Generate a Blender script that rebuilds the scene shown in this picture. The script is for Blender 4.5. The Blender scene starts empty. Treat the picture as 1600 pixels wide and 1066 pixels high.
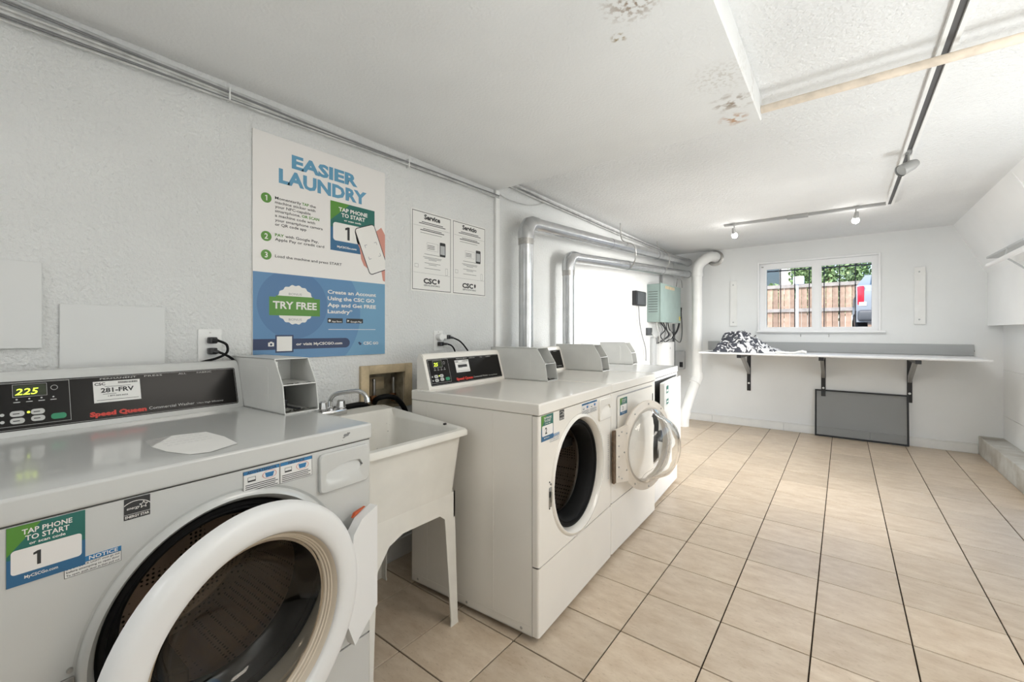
import bpy, bmesh, math, random
from mathutils import Vector, Matrix, noise
from math import sin, cos, pi, radians, hypot, atan2
random.seed(7)
S = bpy.context.scene
COL = S.collection

# ------------------------------------------------------------------ camera
cd = bpy.data.cameras.new('camera'); cam = bpy.data.objects.new('camera', cd); COL.objects.link(cam)
cam.location = (1.867, 0.0, 1.20)
cam.rotation_euler = (radians(90), 0, 0.66)
cd.sensor_width = 36.0; cd.lens = 666.0 / 1600 * 36; cd.shift_y = -0.0096
cd.clip_start = 0.02; cd.clip_end = 200
S.camera = cam

# ------------------------------------------------------------------ world, lights, exposure
w = bpy.data.worlds.new('sky'); S.world = w; w.use_nodes = True
nt = w.node_tree; nt.nodes.clear()
sky = nt.nodes.new('ShaderNodeTexSky'); sky.sky_type = 'NISHITA'; sky.sun_disc = False
sky.sun_elevation = radians(48); sky.sun_rotation = radians(200); sky.air_density = 1.0; sky.dust_density = 1.5
bg = nt.nodes.new('ShaderNodeBackground'); bg.inputs[1].default_value = 0.32
wo = nt.nodes.new('ShaderNodeOutputWorld')
nt.links.new(sky.outputs[0], bg.inputs[0]); nt.links.new(bg.outputs[0], wo.inputs[0])

def sun(name, rot, e, ang):
    l = bpy.data.lights.new(name, 'SUN'); l.energy = e; l.angle = ang; l.color = (1, .96, .9)
    o = bpy.data.objects.new(name, l); COL.objects.link(o); o.rotation_euler = rot; return o
sun('sun', (radians(46), 0, radians(-28)), 3.2, 0.02)

def area(name, loc, rot, sx, sy, e, col):
    l = bpy.data.lights.new(name, 'AREA'); l.shape = 'RECTANGLE'; l.size = sx; l.size_y = sy; l.energy = e; l.color = col
    o = bpy.data.objects.new(name, l); COL.objects.link(o); o.location = loc; o.rotation_euler = rot; return o
# daylight coming in through the open doorway of the right wall (out of frame)
dl = area('doorway_daylight', (3.06, 3.45, 1.25), (0, 0, 0), 1.1, 1.5, 22, (1.0, 0.99, 0.97))
dl.rotation_euler = (Vector((0.3, 4.2, 0.85)) - dl.location).to_track_quat('-Z', 'Y').to_euler(); dl.data.spread = radians(75)
# warm ceiling lamp beside the camera, then unseen fill lights added for brightness
area('ceiling_lamp_near', (2.55, 1.5, 2.235), (0, 0, 0), 0.5, 1.0, 10, (1.0, 0.93, 0.84))
area('fill_light_rear', (0.75, -1.1, 2.14), (0, 0, 0), 0.9, 0.3, 6.3, (0.97, 0.98, 1.0))  # added fill behind the camera, brightens the washer side facing it
area('fill_up_rear', (2.55, 0.7, 0.75), (radians(180), 0, 0), 0.7, 0.9, 13.5, (0.93, 0.98, 1.0))  # added upward fill out of frame, brightens the soffit
area('fill_up_side', (2.84, 2.9, 0.7), (radians(180), 0, 0), 0.25, 1.2, 12, (0.95, 0.99, 1.0))  # added upward fill out of frame, brightens ceiling and walls
area('fill_light_back', (1.5, 4.9, 2.20), (0, 0, 0), 1.4, 0.2, 5, (0.95, 0.98, 1.0))  # added unseen fill, brightens the back wall

S.view_settings.view_transform = 'Standard'; S.view_settings.look = 'None'
S.view_settings.gamma = 1.0; S.view_settings.use_curve_mapping = False
S.view_settings.exposure = 0.66

# ------------------------------------------------------------------ materials
MATS = {}
def mat(name, col, rough=.5, metal=0.0, bump=0.0, bscale=50, bdist=.004, var=0.0, vscale=6, coat=0.0, emit=0, alpha=None,
        trans=0, ior=1.45, rnd=0.0, col2=None, spec=.5, detail=3):
    m = bpy.data.materials.new(name); m.use_nodes = True; n = m.node_tree; N = n.nodes; L = n.links
    b = N['Principled BSDF']
    b.inputs['Roughness'].default_value = rough; b.inputs['Metallic'].default_value = metal
    b.inputs['IOR'].default_value = ior; b.inputs['Specular IOR Level'].default_value = spec
    if coat: b.inputs['Coat Weight'].default_value = coat; b.inputs['Coat Roughness'].default_value = .08
    if trans: b.inputs['Transmission Weight'].default_value = trans
    if alpha is not None: b.inputs['Alpha'].default_value = alpha
    c = (col[0], col[1], col[2], 1)
    b.inputs['Base Color'].default_value = c
    tc = N.new('ShaderNodeTexCoord')
    out = None
    if var or col2:
        nz = N.new('ShaderNodeTexNoise'); nz.inputs['Scale'].default_value = vscale; nz.inputs['Detail'].default_value = 5
        L.new(tc.outputs['Object'], nz.inputs['Vector'])
        mx = N.new('ShaderNodeMix'); mx.data_type = 'RGBA'
        c2 = col2 if col2 else tuple(max(0, x * (1 - var)) for x in col)
        mx.inputs[6].default_value = c; mx.inputs[7].default_value = (c2[0], c2[1], c2[2], 1)
        cr = N.new('ShaderNodeMapRange'); cr.inputs[1].default_value = .35; cr.inputs[2].default_value = .68
        L.new(nz.outputs['Fac'], cr.inputs[0]); L.new(cr.outputs[0], mx.inputs[0])
        out = mx.outputs[2]; L.new(out, b.inputs['Base Color'])
    if rnd:
        oi = N.new('ShaderNodeObjectInfo'); hs = N.new('ShaderNodeHueSaturation')
        mr = N.new('ShaderNodeMapRange'); mr.inputs[3].default_value = 1 - rnd; mr.inputs[4].default_value = 1 + rnd
        L.new(oi.outputs['Random'], mr.inputs[0]); L.new(mr.outputs[0], hs.inputs['Value'])
        if out: L.new(out, hs.inputs['Color'])
        else: hs.inputs['Color'].default_value = c
        L.new(hs.outputs[0], b.inputs['Base Color'])
    if bump:
        n2 = N.new('ShaderNodeTexNoise'); n2.inputs['Scale'].default_value = bscale; n2.inputs['Detail'].default_value = detail
        L.new(tc.outputs['Object'], n2.inputs['Vector'])
        bp = N.new('ShaderNodeBump'); bp.inputs['Strength'].default_value = bump; bp.inputs['Distance'].default_value = bdist
        L.new(n2.outputs['Fac'], bp.inputs['Height']); L.new(bp.outputs[0], b.inputs['Normal'])
    if emit:
        b.inputs['Emission Color'].default_value = c; b.inputs['Emission Strength'].default_value = emit
    MATS[name] = m; return m

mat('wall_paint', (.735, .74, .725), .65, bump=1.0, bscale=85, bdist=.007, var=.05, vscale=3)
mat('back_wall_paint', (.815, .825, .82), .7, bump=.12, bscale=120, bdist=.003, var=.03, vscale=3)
mat('window_white', (.92, .92, .92), .35)  # white raised: daylight on the window frame is put into the colour
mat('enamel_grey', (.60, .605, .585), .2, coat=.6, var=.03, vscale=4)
mat('right_wall_brightened', (.90, .90, .89), .7, bump=.12, bscale=120, bdist=.003, var=.03, vscale=3)  # back wall paint lightened: light missing on the slope is put into the colour
mat('trim_paint', (.84, .84, .82), .4, var=.05, vscale=9)
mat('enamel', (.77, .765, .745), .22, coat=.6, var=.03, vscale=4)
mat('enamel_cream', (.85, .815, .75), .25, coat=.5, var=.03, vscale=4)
mat('coin_metal', (.70, .70, .67), .38, bump=.05, bscale=200, bdist=.001, var=.05, vscale=12)
mat('white_plastic', (.80, .80, .79), .3)
mat('beige_plastic', (.66, .58, .47), .35)
mat('beige_metal', (.74, .67, .58), .35, var=.1, vscale=12)
mat('sink_plastic', (.80, .78, .72), .45, var=.06, vscale=10)
mat('black_rubber', (.006, .006, .006), .6, spec=.2)
mat('black_plastic', (.02, .02, .022), .35)
mat('black_panel', (.010, .009, .008), .22, spec=.22)
mat('plate_paint', (.70, .705, .69), .5)
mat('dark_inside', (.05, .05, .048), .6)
mat('chrome', (.62, .62, .62), .15, metal=1)
mat('steel', (.5, .49, .47), .35, metal=1, var=.2, vscale=30)
mat('brown_hinge', (.22, .15, .10), .5, metal=.6, var=.4, vscale=60)
mat('galvanized', (.62, .63, .64), .26, metal=.95, var=.16, vscale=14, bump=.08, bscale=40)
mat('glass', (.97, .98, .98), .0, trans=1, ior=1.35)
mat('door_glass', (.74, .69, .62), .01, trans=1, ior=1.30)
mat('window_glass', (.98, .99, 1), .0, trans=1, ior=1.01)
mat('pvc', (.82, .82, .80), .35, var=.05, vscale=8)
mat('poster_white', (.80, .775, .745), .35)
mat('paper', (.80, .79, .76), .6)
mat('print_black', (.03, .03, .03), .5)
mat('print_grey', (.30, .30, .30), .5)
mat('title_blue', (.12, .32, .48), .4)
mat('poster_blue', (.075, .18, .35), .3)
mat('poster_mid', (.10, .235, .42), .3)
mat('poster_light', (.14, .31, .47), .3)
mat('navy', (.018, .035, .10), .35)
mat('green', (.10, .27, .04), .4)
mat('bright_green', (.09, .26, .035), .4)
mat('teal', (.018, .14, .115), .4)
mat('sticker_blue', (.03, .13, .26), .4)
mat('notice_blue', (.04, .20, .42), .4)
mat('seal_white', (.80, .78, .74), .4)
mat('skin', (.62, .28, .22), .5)
mat('red_print', (.60, .035, .02), .4)
mat('grey_print', (.55, .55, .53), .4)
mat('orange', (.55, .10, .03), .5)
mat('button_green', (.02, .25, .12), .4)
mat('lcd', (.02, .03, .008), .2)
mat('lcd_digits', (.62, .80, .05), .4, emit=1.2)
mat('wood_frame', (.62, .50, .32), .6, var=.35, vscale=14, bump=.2, bscale=60)
mat('recess', (.42, .36, .25), .8, var=.5, vscale=20)
mat('brass', (.34, .15, .06), .45, metal=.7, var=.5, vscale=60)
mat('box_green', (.28, .36, .335), .4, var=.1, vscale=10)
mat('box_grey', (.45, .46, .46), .5)
mat('dark_box', (.07, .075, .08), .5)
mat('yellow', (.65, .50, .05), .5)
mat('cable_white', (.62, .62, .60), .5, var=.3, vscale=20)
mat('cable_grey', (.22, .22, .22), .5)
mat('rod_wood', (.80, .70, .58), .5, var=.2, vscale=25)
mat('track_grey', (.36, .36, .35), .4, metal=.3)
mat('track_dark', (.10, .10, .10), .5)
mat('lamp_glow', (1, .98, .95), .5, emit=40)
mat('backsplash', (.40, .41, .41), .45)
mat('shelf_white', (.78, .78, .78), .35)
mat('bracket_grey', (.35, .35, .34), .4, metal=.3)
mat('screen_mesh', (.14, .15, .15), .7, alpha=.46)
mat('ledge', (.60, .60, .57), .75, col2=(.42, .39, .34), vscale=7, bump=.3, bscale=30)
mat('asphalt', (.30, .30, .30), .9, var=.3, vscale=3)
mat('fence_wood', (.42, .30, .22), .8, col2=(.26, .17, .12), vscale=5, rnd=.25)
mat('fence_rail', (.34, .31, .28), .8, var=.3, vscale=8)
mat('siding', (.30, .33, .36), .8)
mat('siding_light', (.66, .64, .60), .8)
mat('leaf', (.13, .23, .08), .7, rnd=0, col2=(.34, .44, .22), vscale=2.5)
mat('bark', (.16, .11, .07), .9)
mat('car_paint', (.30, .33, .36), .25, metal=.2)
mat('car_glass', (.05, .08, .10), .08)
mat('tail_red', (.55, .02, .04), .2)
mat('iron', (.06, .065, .07), .5)
mat('grout', (.028, .020, .014), .95, spec=.1)

# floor tile material: mottled beige travertine look
def tile_mat():
    m = bpy.data.materials.new('floor_tile'); m.use_nodes = True; N = m.node_tree.nodes; L = m.node_tree.links; b = N['Principled BSDF']
    tc = N.new('ShaderNodeTexCoord'); oi = N.new('ShaderNodeObjectInfo')
    ad = N.new('ShaderNodeVectorMath'); ad.operation = 'ADD'
    L.new(tc.outputs['Object'], ad.inputs[0])
    sc = N.new('ShaderNodeVectorMath'); sc.operation = 'SCALE'; sc.inputs[3].default_value = 1.0
    L.new(oi.outputs['Location'], sc.inputs[0]); 
    ms = N.new('ShaderNodeMath'); ms.operation = 'MULTIPLY'; ms.inputs[1].default_value = 40
    L.new(oi.outputs['Random'], ms.inputs[0]); cx = N.new('ShaderNodeCombineXYZ'); L.new(ms.outputs[0], cx.inputs[2])
    L.new(cx.outputs[0], ad.inputs[1])
    mp = N.new('ShaderNodeMapping'); mp.inputs['Scale'].default_value = (1.0, 2.2, 1.0); L.new(ad.outputs[0], mp.inputs[0])
    n1 = N.new('ShaderNodeTexNoise'); n1.inputs['Scale'].default_value = 9; n1.inputs['Detail'].default_value = 8; n1.inputs['Roughness'].default_value = .65
    L.new(mp.outputs[0], n1.inputs['Vector'])
    cr = N.new('ShaderNodeValToRGB'); e = cr.color_ramp.elements
    e[0].position = .28; e[0].color = (.50, .385, .27, 1); e[1].position = .72; e[1].color = (.67, .565, .44, 1)
    L.new(n1.outputs['Fac'], cr.inputs[0])
    n2 = N.new('ShaderNodeTexNoise'); n2.inputs['Scale'].default_value = 60; n2.inputs['Detail'].default_value = 3
    L.new(mp.outputs[0], n2.inputs['Vector'])
    c2 = N.new('ShaderNodeValToRGB'); e = c2.color_ramp.elements
    e[0].position = .60; e[0].color = (1, 1, 1, 1); e[1].position = .78; e[1].color = (.62, .56, .50, 1); L.new(n2.outputs['Fac'], c2.inputs[0])
    mu = N.new('ShaderNodeMix'); mu.data_type = 'RGBA'; mu.blend_type = 'MULTIPLY'; mu.inputs[0].default_value = .6
    L.new(cr.outputs[0], mu.inputs[6]); L.new(c2.outputs[0], mu.inputs[7])
    hs = N.new('ShaderNodeHueSaturation'); mr = N.new('ShaderNodeMapRange'); mr.inputs[3].default_value = .93; mr.inputs[4].default_value = 1.07
    L.new(oi.outputs['Random'], mr.inputs[0]); L.new(mr.outputs[0], hs.inputs['Value']); L.new(mu.outputs[2], hs.inputs['Color'])
    L.new(hs.outputs[0], b.inputs['Base Color'])
    rr = N.new('ShaderNodeMapRange'); rr.inputs[3].default_value = .24; rr.inputs[4].default_value = .42
    L.new(n1.outputs['Fac'], rr.inputs[0]); L.new(rr.outputs[0], b.inputs['Roughness'])
    bp = N.new('ShaderNodeBump'); bp.inputs['Strength'].default_value = .15; bp.inputs['Distance'].default_value = .002
    L.new(n1.outputs['Fac'], bp.inputs['Height']); L.new(bp.outputs[0], b.inputs['Normal'])
    MATS['floor_tile'] = m
tile_mat()

# textured popcorn ceiling with dust streaks and a damaged stain corner on the soffit
def ceiling_mat(name, base, stains, bs=.6, sc_=70):
    m = bpy.data.materials.new(name); m.use_nodes = True; N = m.node_tree.nodes; L = m.node_tree.links; b = N['Principled BSDF']
    b.inputs['Roughness'].default_value = .8
    tc = N.new('ShaderNodeTexCoord')
    v = N.new('ShaderNodeTexNoise'); v.inputs['Scale'].default_value = sc_; v.inputs['Detail'].default_value = 4; L.new(tc.outputs['Object'], v.inputs['Vector'])
    bp = N.new('ShaderNodeBump'); bp.inputs['Strength'].default_value = bs; bp.inputs['Distance'].default_value = .008
    L.new(v.outputs['Fac'], bp.inputs['Height']); L.new(bp.outputs[0], b.inputs['Normal'])
    n1 = N.new('ShaderNodeTexNoise'); n1.inputs['Scale'].default_value = 1.6; n1.inputs['Detail'].default_value = 6; L.new(tc.outputs['Object'], n1.inputs['Vector'])
    cr = N.new('ShaderNodeValToRGB'); e = cr.color_ramp.elements
    e[0].position = .35; e[0].color = (*[x * .93 for x in base], 1); e[1].position = .65; e[1].color = (*base, 1)
    L.new(n1.outputs['Fac'], cr.inputs[0]); last = cr.outputs[0]
    for (x, y, r, col, st, ns) in stains:
        d = N.new('ShaderNodeVectorMath'); d.operation = 'DISTANCE'; d.inputs[1].default_value = (x, y, 0)
        sp = N.new('ShaderNodeSeparateXYZ'); cb = N.new('ShaderNodeCombineXYZ')
        L.new(tc.outputs['Object'], sp.inputs[0]); L.new(sp.outputs[0], cb.inputs[0]); L.new(sp.outputs[1], cb.inputs[1])
        L.new(cb.outputs[0], d.inputs[0])
        nn = N.new('ShaderNodeTexNoise'); nn.inputs['Scale'].default_value = ns; nn.inputs['Detail'].default_value = 6; L.new(tc.outputs['Object'], nn.inputs['Vector'])
        mr = N.new('ShaderNodeMapRange'); mr.inputs[1].default_value = 0; mr.inputs[2].default_value = r; mr.inputs[3].default_value = 1; mr.inputs[4].default_value = 0
        L.new(d.outputs['Value'], mr.inputs[0])
        nr = N.new('ShaderNodeMapRange'); nr.inputs[1].default_value = .48; nr.inputs[2].default_value = .60; L.new(nn.outputs['Fac'], nr.inputs[0])
        ml = N.new('ShaderNodeMath'); ml.operation = 'MULTIPLY'; L.new(mr.outputs[0], ml.inputs[0]); L.new(nr.outputs[0], ml.inputs[1])
        m2 = N.new('ShaderNodeMath'); m2.operation = 'MULTIPLY'; m2.inputs[1].default_value = st; L.new(ml.outputs[0], m2.inputs[0]); m2.use_clamp = True
        mx = N.new('ShaderNodeMix'); mx.data_type = 'RGBA'; L.new(m2.outputs[0], mx.inputs[0]); L.new(last, mx.inputs[6]); mx.inputs[7].default_value = (*col, 1)
        last = mx.outputs[2]
    L.new(last, b.inputs['Base Color']); MATS[name] = m
ceiling_mat('ceiling_paint', (.79, .795, .79), [], 1.0, 62)
ceiling_mat('soffit_paint', (.80, .805, .795), [(1.50, 1.97, .10, (.34, .28, .22), 1.2, 30), (1.48, 2.13, .07, (.50, .33, .22), 1.6, 30), (1.38, 1.19, .10, (.25, .17, .10), 1.0, 60), (1.29, 1.31, .03, (.30, .22, .10), 1.5, 60), (1.50, 1.75, .14, (.45, .41, .35), .5, 70)], .3, 90)

def drum_mat():
    m = bpy.data.materials.new('drum'); m.use_nodes = True; N = m.node_tree.nodes; L = m.node_tree.links; b = N['Principled BSDF']
    b.inputs['Metallic'].default_value = .85; b.inputs['Roughness'].default_value = .4
    tc = N.new('ShaderNodeTexCoord'); v = N.new('ShaderNodeTexVoronoi'); v.inputs['Scale'].default_value = 75; v.inputs['Randomness'].default_value = .15
    L.new(tc.outputs['Object'], v.inputs['Vector'])
    cr = N.new('ShaderNodeValToRGB'); e = cr.color_ramp.elements; e[0].position = .22; e[0].color = (.02, .016, .014, 1); e[1].position = .34; e[1].color = (.36, .30, .25, 1)
    L.new(v.outputs['Distance'], cr.inputs[0]); L.new(cr.outputs[0], b.inputs['Base Color']); MATS['drum'] = m
drum_mat()
def cloth_mat():
    m = bpy.data.materials.new('laundry_cloth'); m.use_nodes = True; N = m.node_tree.nodes; L = m.node_tree.links; b = N['Principled BSDF']
    b.inputs['Roughness'].default_value = .9
    tc = N.new('ShaderNodeTexCoord'); v = N.new('ShaderNodeTexNoise'); v.inputs['Scale'].default_value = 13; v.inputs['Detail'].default_value = 2.0; v.inputs['Distortion'].default_value = 1.8
    sp = N.new('ShaderNodeSeparateXYZ'); L.new(tc.outputs['Object'], sp.inputs[0])
    L.new(tc.outputs['Object'], v.inputs['Vector'])
    mr = N.new('ShaderNodeMapRange'); mr.inputs[1].default_value = .85; mr.inputs[2].default_value = 1.35; mr.inputs[3].default_value = -.03; mr.inputs[4].default_value = .16
    L.new(sp.outputs[0], mr.inputs[0]); a = N.new('ShaderNodeMath'); a.operation = 'ADD'; L.new(mr.outputs[0], a.inputs[0]); L.new(v.outputs['Fac'], a.inputs[1])
    cr = N.new('ShaderNodeValToRGB'); e = cr.color_ramp.elements; e[0].position = .53; e[0].color = (.06, .063, .078, 1); e[1].position = .60; e[1].color = (.80, .80, .80, 1)
    L.new(a.outputs[0], cr.inputs[0]); L.new(cr.outputs[0], b.inputs['Base Color']); MATS['laundry_cloth'] = m
cloth_mat()

# ------------------------------------------------------------------ mesh helpers
def box(bm, x0, x1, y0, y1, z0, z1, bev=0, seg=2):
    vs = [bm.verts.new((x, y, z)) for x in (x0, x1) for y in (y0, y1) for z in (z0, z1)]
    idx = [(0, 1, 3, 2), (4, 6, 7, 5), (0, 4, 5, 1), (2, 3, 7, 6), (0, 2, 6, 4), (1, 5, 7, 3)]
    fs = [bm.faces.new([vs[i] for i in f]) for f in idx]
    if bev:
        es = list({e for f in fs for e in f.edges})
        bmesh.ops.bevel(bm, geom=es, offset=bev, segments=seg, affect='EDGES', profile=.5)
    return vs
def prism(bm, pts, axis, a0, a1):
    """extrude the 2D polygon pts along axis ('x','y','z') from a0 to a1"""
    def mk(p, a):
        return {'x': (a, p[0], p[1]), 'y': (p[0], a, p[1]), 'z': (p[0], p[1], a)}[axis]
    A = [bm.verts.new(mk(p, a0)) for p in pts]; B = [bm.verts.new(mk(p, a1)) for p in pts]
    n = len(pts); bm.faces.new(A); bm.faces.new(B[::-1])
    for i in range(n): bm.faces.new((A[i], B[i], B[(i + 1) % n], A[(i + 1) % n]))
def lathe(bm, prof, cy=0, cz=0, seg=64, close_start=False, close_end=False, x0=0):
    """profile of (radius, x) around the x axis through (cy, cz)"""
    R = []
    for r, d in prof:
        if r < 1e-5: R.append([bm.verts.new((x0 + d, cy, cz))])
        else: R.append([bm.verts.new((x0 + d, cy + r * cos(2 * pi * k / seg), cz + r * sin(2 * pi * k / seg))) for k in range(seg)])
    for a, b in zip(R[:-1], R[1:]):
        for k in range(seg):
            k2 = (k + 1) % seg
            if len(a) == 1 and len(b) == 1: continue
            if len(a) == 1: bm.faces.new((a[0], b[k], b[k2]))
            elif len(b) == 1: bm.faces.new((a[k], b[0], a[k2]))
            else: bm.faces.new((a[k], b[k], b[k2], a[k2]))
    if close_start and len(R[0]) > 1: bm.faces.new(R[0])
    if close_end and len(R[-1]) > 1: bm.faces.new(R[-1][::-1])
def tube(bm, pts, r, seg=12, cap=True):
    pts = [Vector(p) for p in pts]; n = len(pts)
    rs = r if isinstance(r, (list, tuple)) else [r] * n
    up = None; rings = []
    for i, p in enumerate(pts):
        t = (pts[min(i + 1, n - 1)] - pts[max(i - 1, 0)]).normalized()
        if up is None:
            up = Vector((0, 0, 1)) if abs(t.z) < .9 else Vector((1, 0, 0))
        a = (up - t * up.dot(t)).normalized(); b = t.cross(a); up = a
        rings.append([bm.verts.new(p + a * rs[i] * cos(2 * pi * k / seg) + b * rs[i] * sin(2 * pi * k / seg)) for k in range(seg)])
    for A, B in zip(rings[:-1], rings[1:]):
        for k in range(seg): bm.faces.new((A[k], A[(k + 1) % seg], B[(k + 1) % seg], B[k]))
    if cap: bm.faces.new(rings[0][::-1]); bm.faces.new(rings[-1])
def arc(p0, p1, p2, n=10):
    """quadratic curve p0-p2 bending at p1"""
    p0, p1, p2 = Vector(p0), Vector(p1), Vector(p2)
    return [p0 * (1 - t) ** 2 + p1 * 2 * t * (1 - t) + p2 * t * t for t in [i / n for i in range(n + 1)]]
def smoothpath(pts, n=6):
    P = [Vector(p) for p in pts]; out = []
    for i in range(len(P) - 1):
        a = P[max(i - 1, 0)]; b = P[i]; c = P[i + 1]; d = P[min(i + 2, len(P) - 1)]
        for k in range(n):
            t = k / n
            out.append(.5 * ((2 * b) + (c - a) * t + (2 * a - 5 * b + 4 * c - d) * t * t + (3 * b - a - 3 * c + d) * t ** 3))
    out.append(P[-1]); return out
def obj(name, bm, m, parent=None, smooth=35, loc=None, rot=None):
    if name == 'door_bowl': bmesh.ops.remove_doubles(bm, verts=bm.verts, dist=1e-5)
    bmesh.ops.recalc_face_normals(bm, faces=bm.faces)
    me = bpy.data.meshes.new(name); bm.to_mesh(me); bm.free()
    me.materials.append(MATS[m])
    if smooth:
        for p in me.polygons: p.use_smooth = True
        me.set_sharp_from_angle(angle=radians(smooth))
    if name in ('front_panel', 'lower_panel', 'cabinet', 'lid'):     # keep the big flat faces flat-shaded
        for p in me.polygons:
            if p.area > .0004 and max(abs(c) for c in p.normal) > .9995: p.use_smooth = False
    o = bpy.data.objects.new(name, me); COL.objects.link(o)
    if loc: o.location = loc
    if rot: o.rotation_euler = rot
    if parent: o.parent = parent
    return o
def tag(o, label, cat, group=None, kind=None):
    if label: o['label'] = label
    if cat: o['category'] = cat
    if group: o['group'] = group
    if kind: o['kind'] = kind
    return o
def thing(name, label, cat, loc=(0, 0, 0), rotz=0, group=None):
    o = bpy.data.objects.new(name, None); COL.objects.link(o); o.location = loc; o.rotation_euler = (0, 0, rotz); o.empty_display_size = .1
    return tag(o, label, cat, group)
def struct(name, bm, m, parent=None, smooth=0):
    o = obj(name, bm, m, parent, smooth)
    if not parent: o['kind'] = 'structure'
    return o
def NB(): return bmesh.new()

# lettering: items (text, a, b, capheight, width|None, align) laid on a plane through map f(a, b, c)
def text_into(bm, items, f, c=0.0, bold=.015, slant=0):
    for it in items:
        s, a, b, h = it[:4]; wd = it[4] if len(it) > 4 else None; al = it[5] if len(it) > 5 else 'L'
        if s == '1':     # the built-in numeral has no flag: draw one
            poly2(bm, [(a + h * x, b + h * y) for x, y in ((-.02, 0), (.17, 0), (.17, 1), (.02, 1), (-.20, .90), (-.20, .74), (-.02, .79))], f, c); continue
        cu = bpy.data.curves.new('t', 'FONT'); cu.body = s; cu.size = 1; cu.offset = bold; cu.resolution_u = 2; cu.shear = slant
        o = bpy.data.objects.new('t', cu); COL.objects.link(o)
        me = bpy.data.meshes.new_from_object(o)
        xs = [v.co.x for v in me.vertices]
        if xs:
            x0, x1 = min(xs), max(xs); k = h / .70
            kx = (wd / (x1 - x0)) if wd else k * .92
            sh = {'L': 0, 'C': -(x1 - x0) * kx / 2, 'R': -(x1 - x0) * kx}[al]
            vs = [bm.verts.new(f(a + (v.co.x - x0) * kx + sh, b + v.co.y * k, c)) for v in me.vertices]
            for p in me.polygons:
                try: bm.faces.new([vs[i] for i in p.vertices])
                except ValueError: pass
        bpy.data.objects.remove(o); bpy.data.curves.remove(cu); bpy.data.meshes.remove(me)
def poly2(bm, pts, f, c):
    if len(pts) < 3: return
    bm.faces.new([bm.verts.new(f(p[0], p[1], c)) for p in pts])
def rect2(bm, a0, a1, b0, b1, f, c): poly2(bm, [(a0, b0), (a1, b0), (a1, b1), (a0, b1)], f, c)
def rrect(a0, a1, b0, b1, r, n=5):
    out = []
    for (cx, cy, s) in ((a1 - r, b0 + r, -90), (a1 - r, b1 - r, 0), (a0 + r, b1 - r, 90), (a0 + r, b0 + r, 180)):
        out += [(cx + r * cos(radians(s + 90 * k / n)), cy + r * sin(radians(s + 90 * k / n))) for k in range(n + 1)]
    return out
def circ(ca, cb, r, n=40): return [(ca + r * cos(2 * pi * k / n), cb + r * sin(2 * pi * k / n)) for k in range(n)]
def clip(pts, a0, a1, b0, b1):
    def cl(P, ins, inter):
        o = []
        for i in range(len(P)):
            A, B = P[i - 1], P[i]
            if ins(B):
                if not ins(A): o.append(inter(A, B))
                o.append(B)
            elif ins(A): o.append(inter(A, B))
        return o
    def ix(v): return lambda A, B: (v, A[1] + (B[1] - A[1]) * (v - A[0]) / (B[0] - A[0]))
    def iy(v): return lambda A, B: (A[0] + (B[0] - A[0]) * (v - A[1]) / (B[1] - A[1]), v)
    P = cl(pts, lambda p: p[0] >= a0, ix(a0)); P = cl(P, lambda p: p[0] <= a1, ix(a1))
    P = cl(P, lambda p: p[1] >= b0, iy(b0)); return cl(P, lambda p: p[1] <= b1, iy(b1))
def frame2(bm, a0, a1, b0, b1, t, f, c):
    rect2(bm, a0, a1, b0, b0 + t, f, c); rect2(bm, a0, a1, b1 - t, b1, f, c)
    rect2(bm, a0, a0 + t, b0 + t, b1 - t, f, c); rect2(bm, a1 - t, a1, b0 + t, b1 - t, f, c)
def flat(name, m, parent, fn):
    bm = NB(); fn(bm); return obj(name, bm, m, parent, smooth=0)

# ------------------------------------------------------------------ the room
XR = 3.083; YB = 6.09; YF = -1.6; ZC = 2.265; ZS = 2.155
def wall_cells(bm, axis, d0, d1, us, vs, holes):
    """slab between d0 and d1 on axis, cells of grid us x vs, cells inside a hole left open"""
    for i in range(len(us) - 1):
        for j in range(len(vs) - 1):
            cu = (us[i] + us[i + 1]) / 2; cv = (vs[j] + vs[j + 1]) / 2
            if any(h[0] < cu < h[1] and h[2] < cv < h[3] for h in holes): continue
            if axis == 'x': box(bm, d0, d1, us[i], us[i + 1], vs[j], vs[j + 1])
            else: box(bm, us[i], us[i + 1], d0, d1, vs[j], vs[j + 1])
    bmesh.ops.remove_doubles(bm, verts=bm.verts, dist=1e-5)

bm = NB(); box(bm, -.1, XR + .1, YF, YB + .1, -.05, -.006); floor = struct('floor', bm, 'grout')
# tiles: every tile its own piece, sharing one mesh
T = .305; bm = NB(); box(bm, -.1500, .1500, -.1500, .1500, -.007, 0, bev=.0012, seg=1)
t0 = obj('tile', bm, 'floor_tile', floor, smooth=30); first = True
tiles = []
for i in range(-5, 8):
    for j in range(-11, 16):
        x = 1.163 + T * (i + .5); y = 1.615 + T * (j + .5)
        if x < -.05 or x > 3.0 or y < -.7 or y > 6.2: continue
        tiles.append((x, y))
for k, (x, y) in enumerate(tiles):
    o = t0 if k == 0 else t0.copy()
    if k: COL.objects.link(o)
    o.location = (x, y, random.uniform(-.0006, .0)); o.rotation_euler = (random.uniform(-.001, .001), random.uniform(-.001, .001), random.choice((0, pi)))

bm = NB(); wall_cells(bm, 'x', -.12, 0, [YF, 1.233, 1.452, YB], [0, .80, .985, ZC], [(1.233, 1.452, .80, .985)])
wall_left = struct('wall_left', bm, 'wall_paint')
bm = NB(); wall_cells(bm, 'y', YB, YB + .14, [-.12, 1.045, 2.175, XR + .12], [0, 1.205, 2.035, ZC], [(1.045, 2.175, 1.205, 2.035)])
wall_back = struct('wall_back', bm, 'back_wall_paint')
bm = NB(); box(bm, -.12, XR + .12, YF - .1, YF, 0, ZC); struct('wall_front', bm, 'wall_paint')
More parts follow.
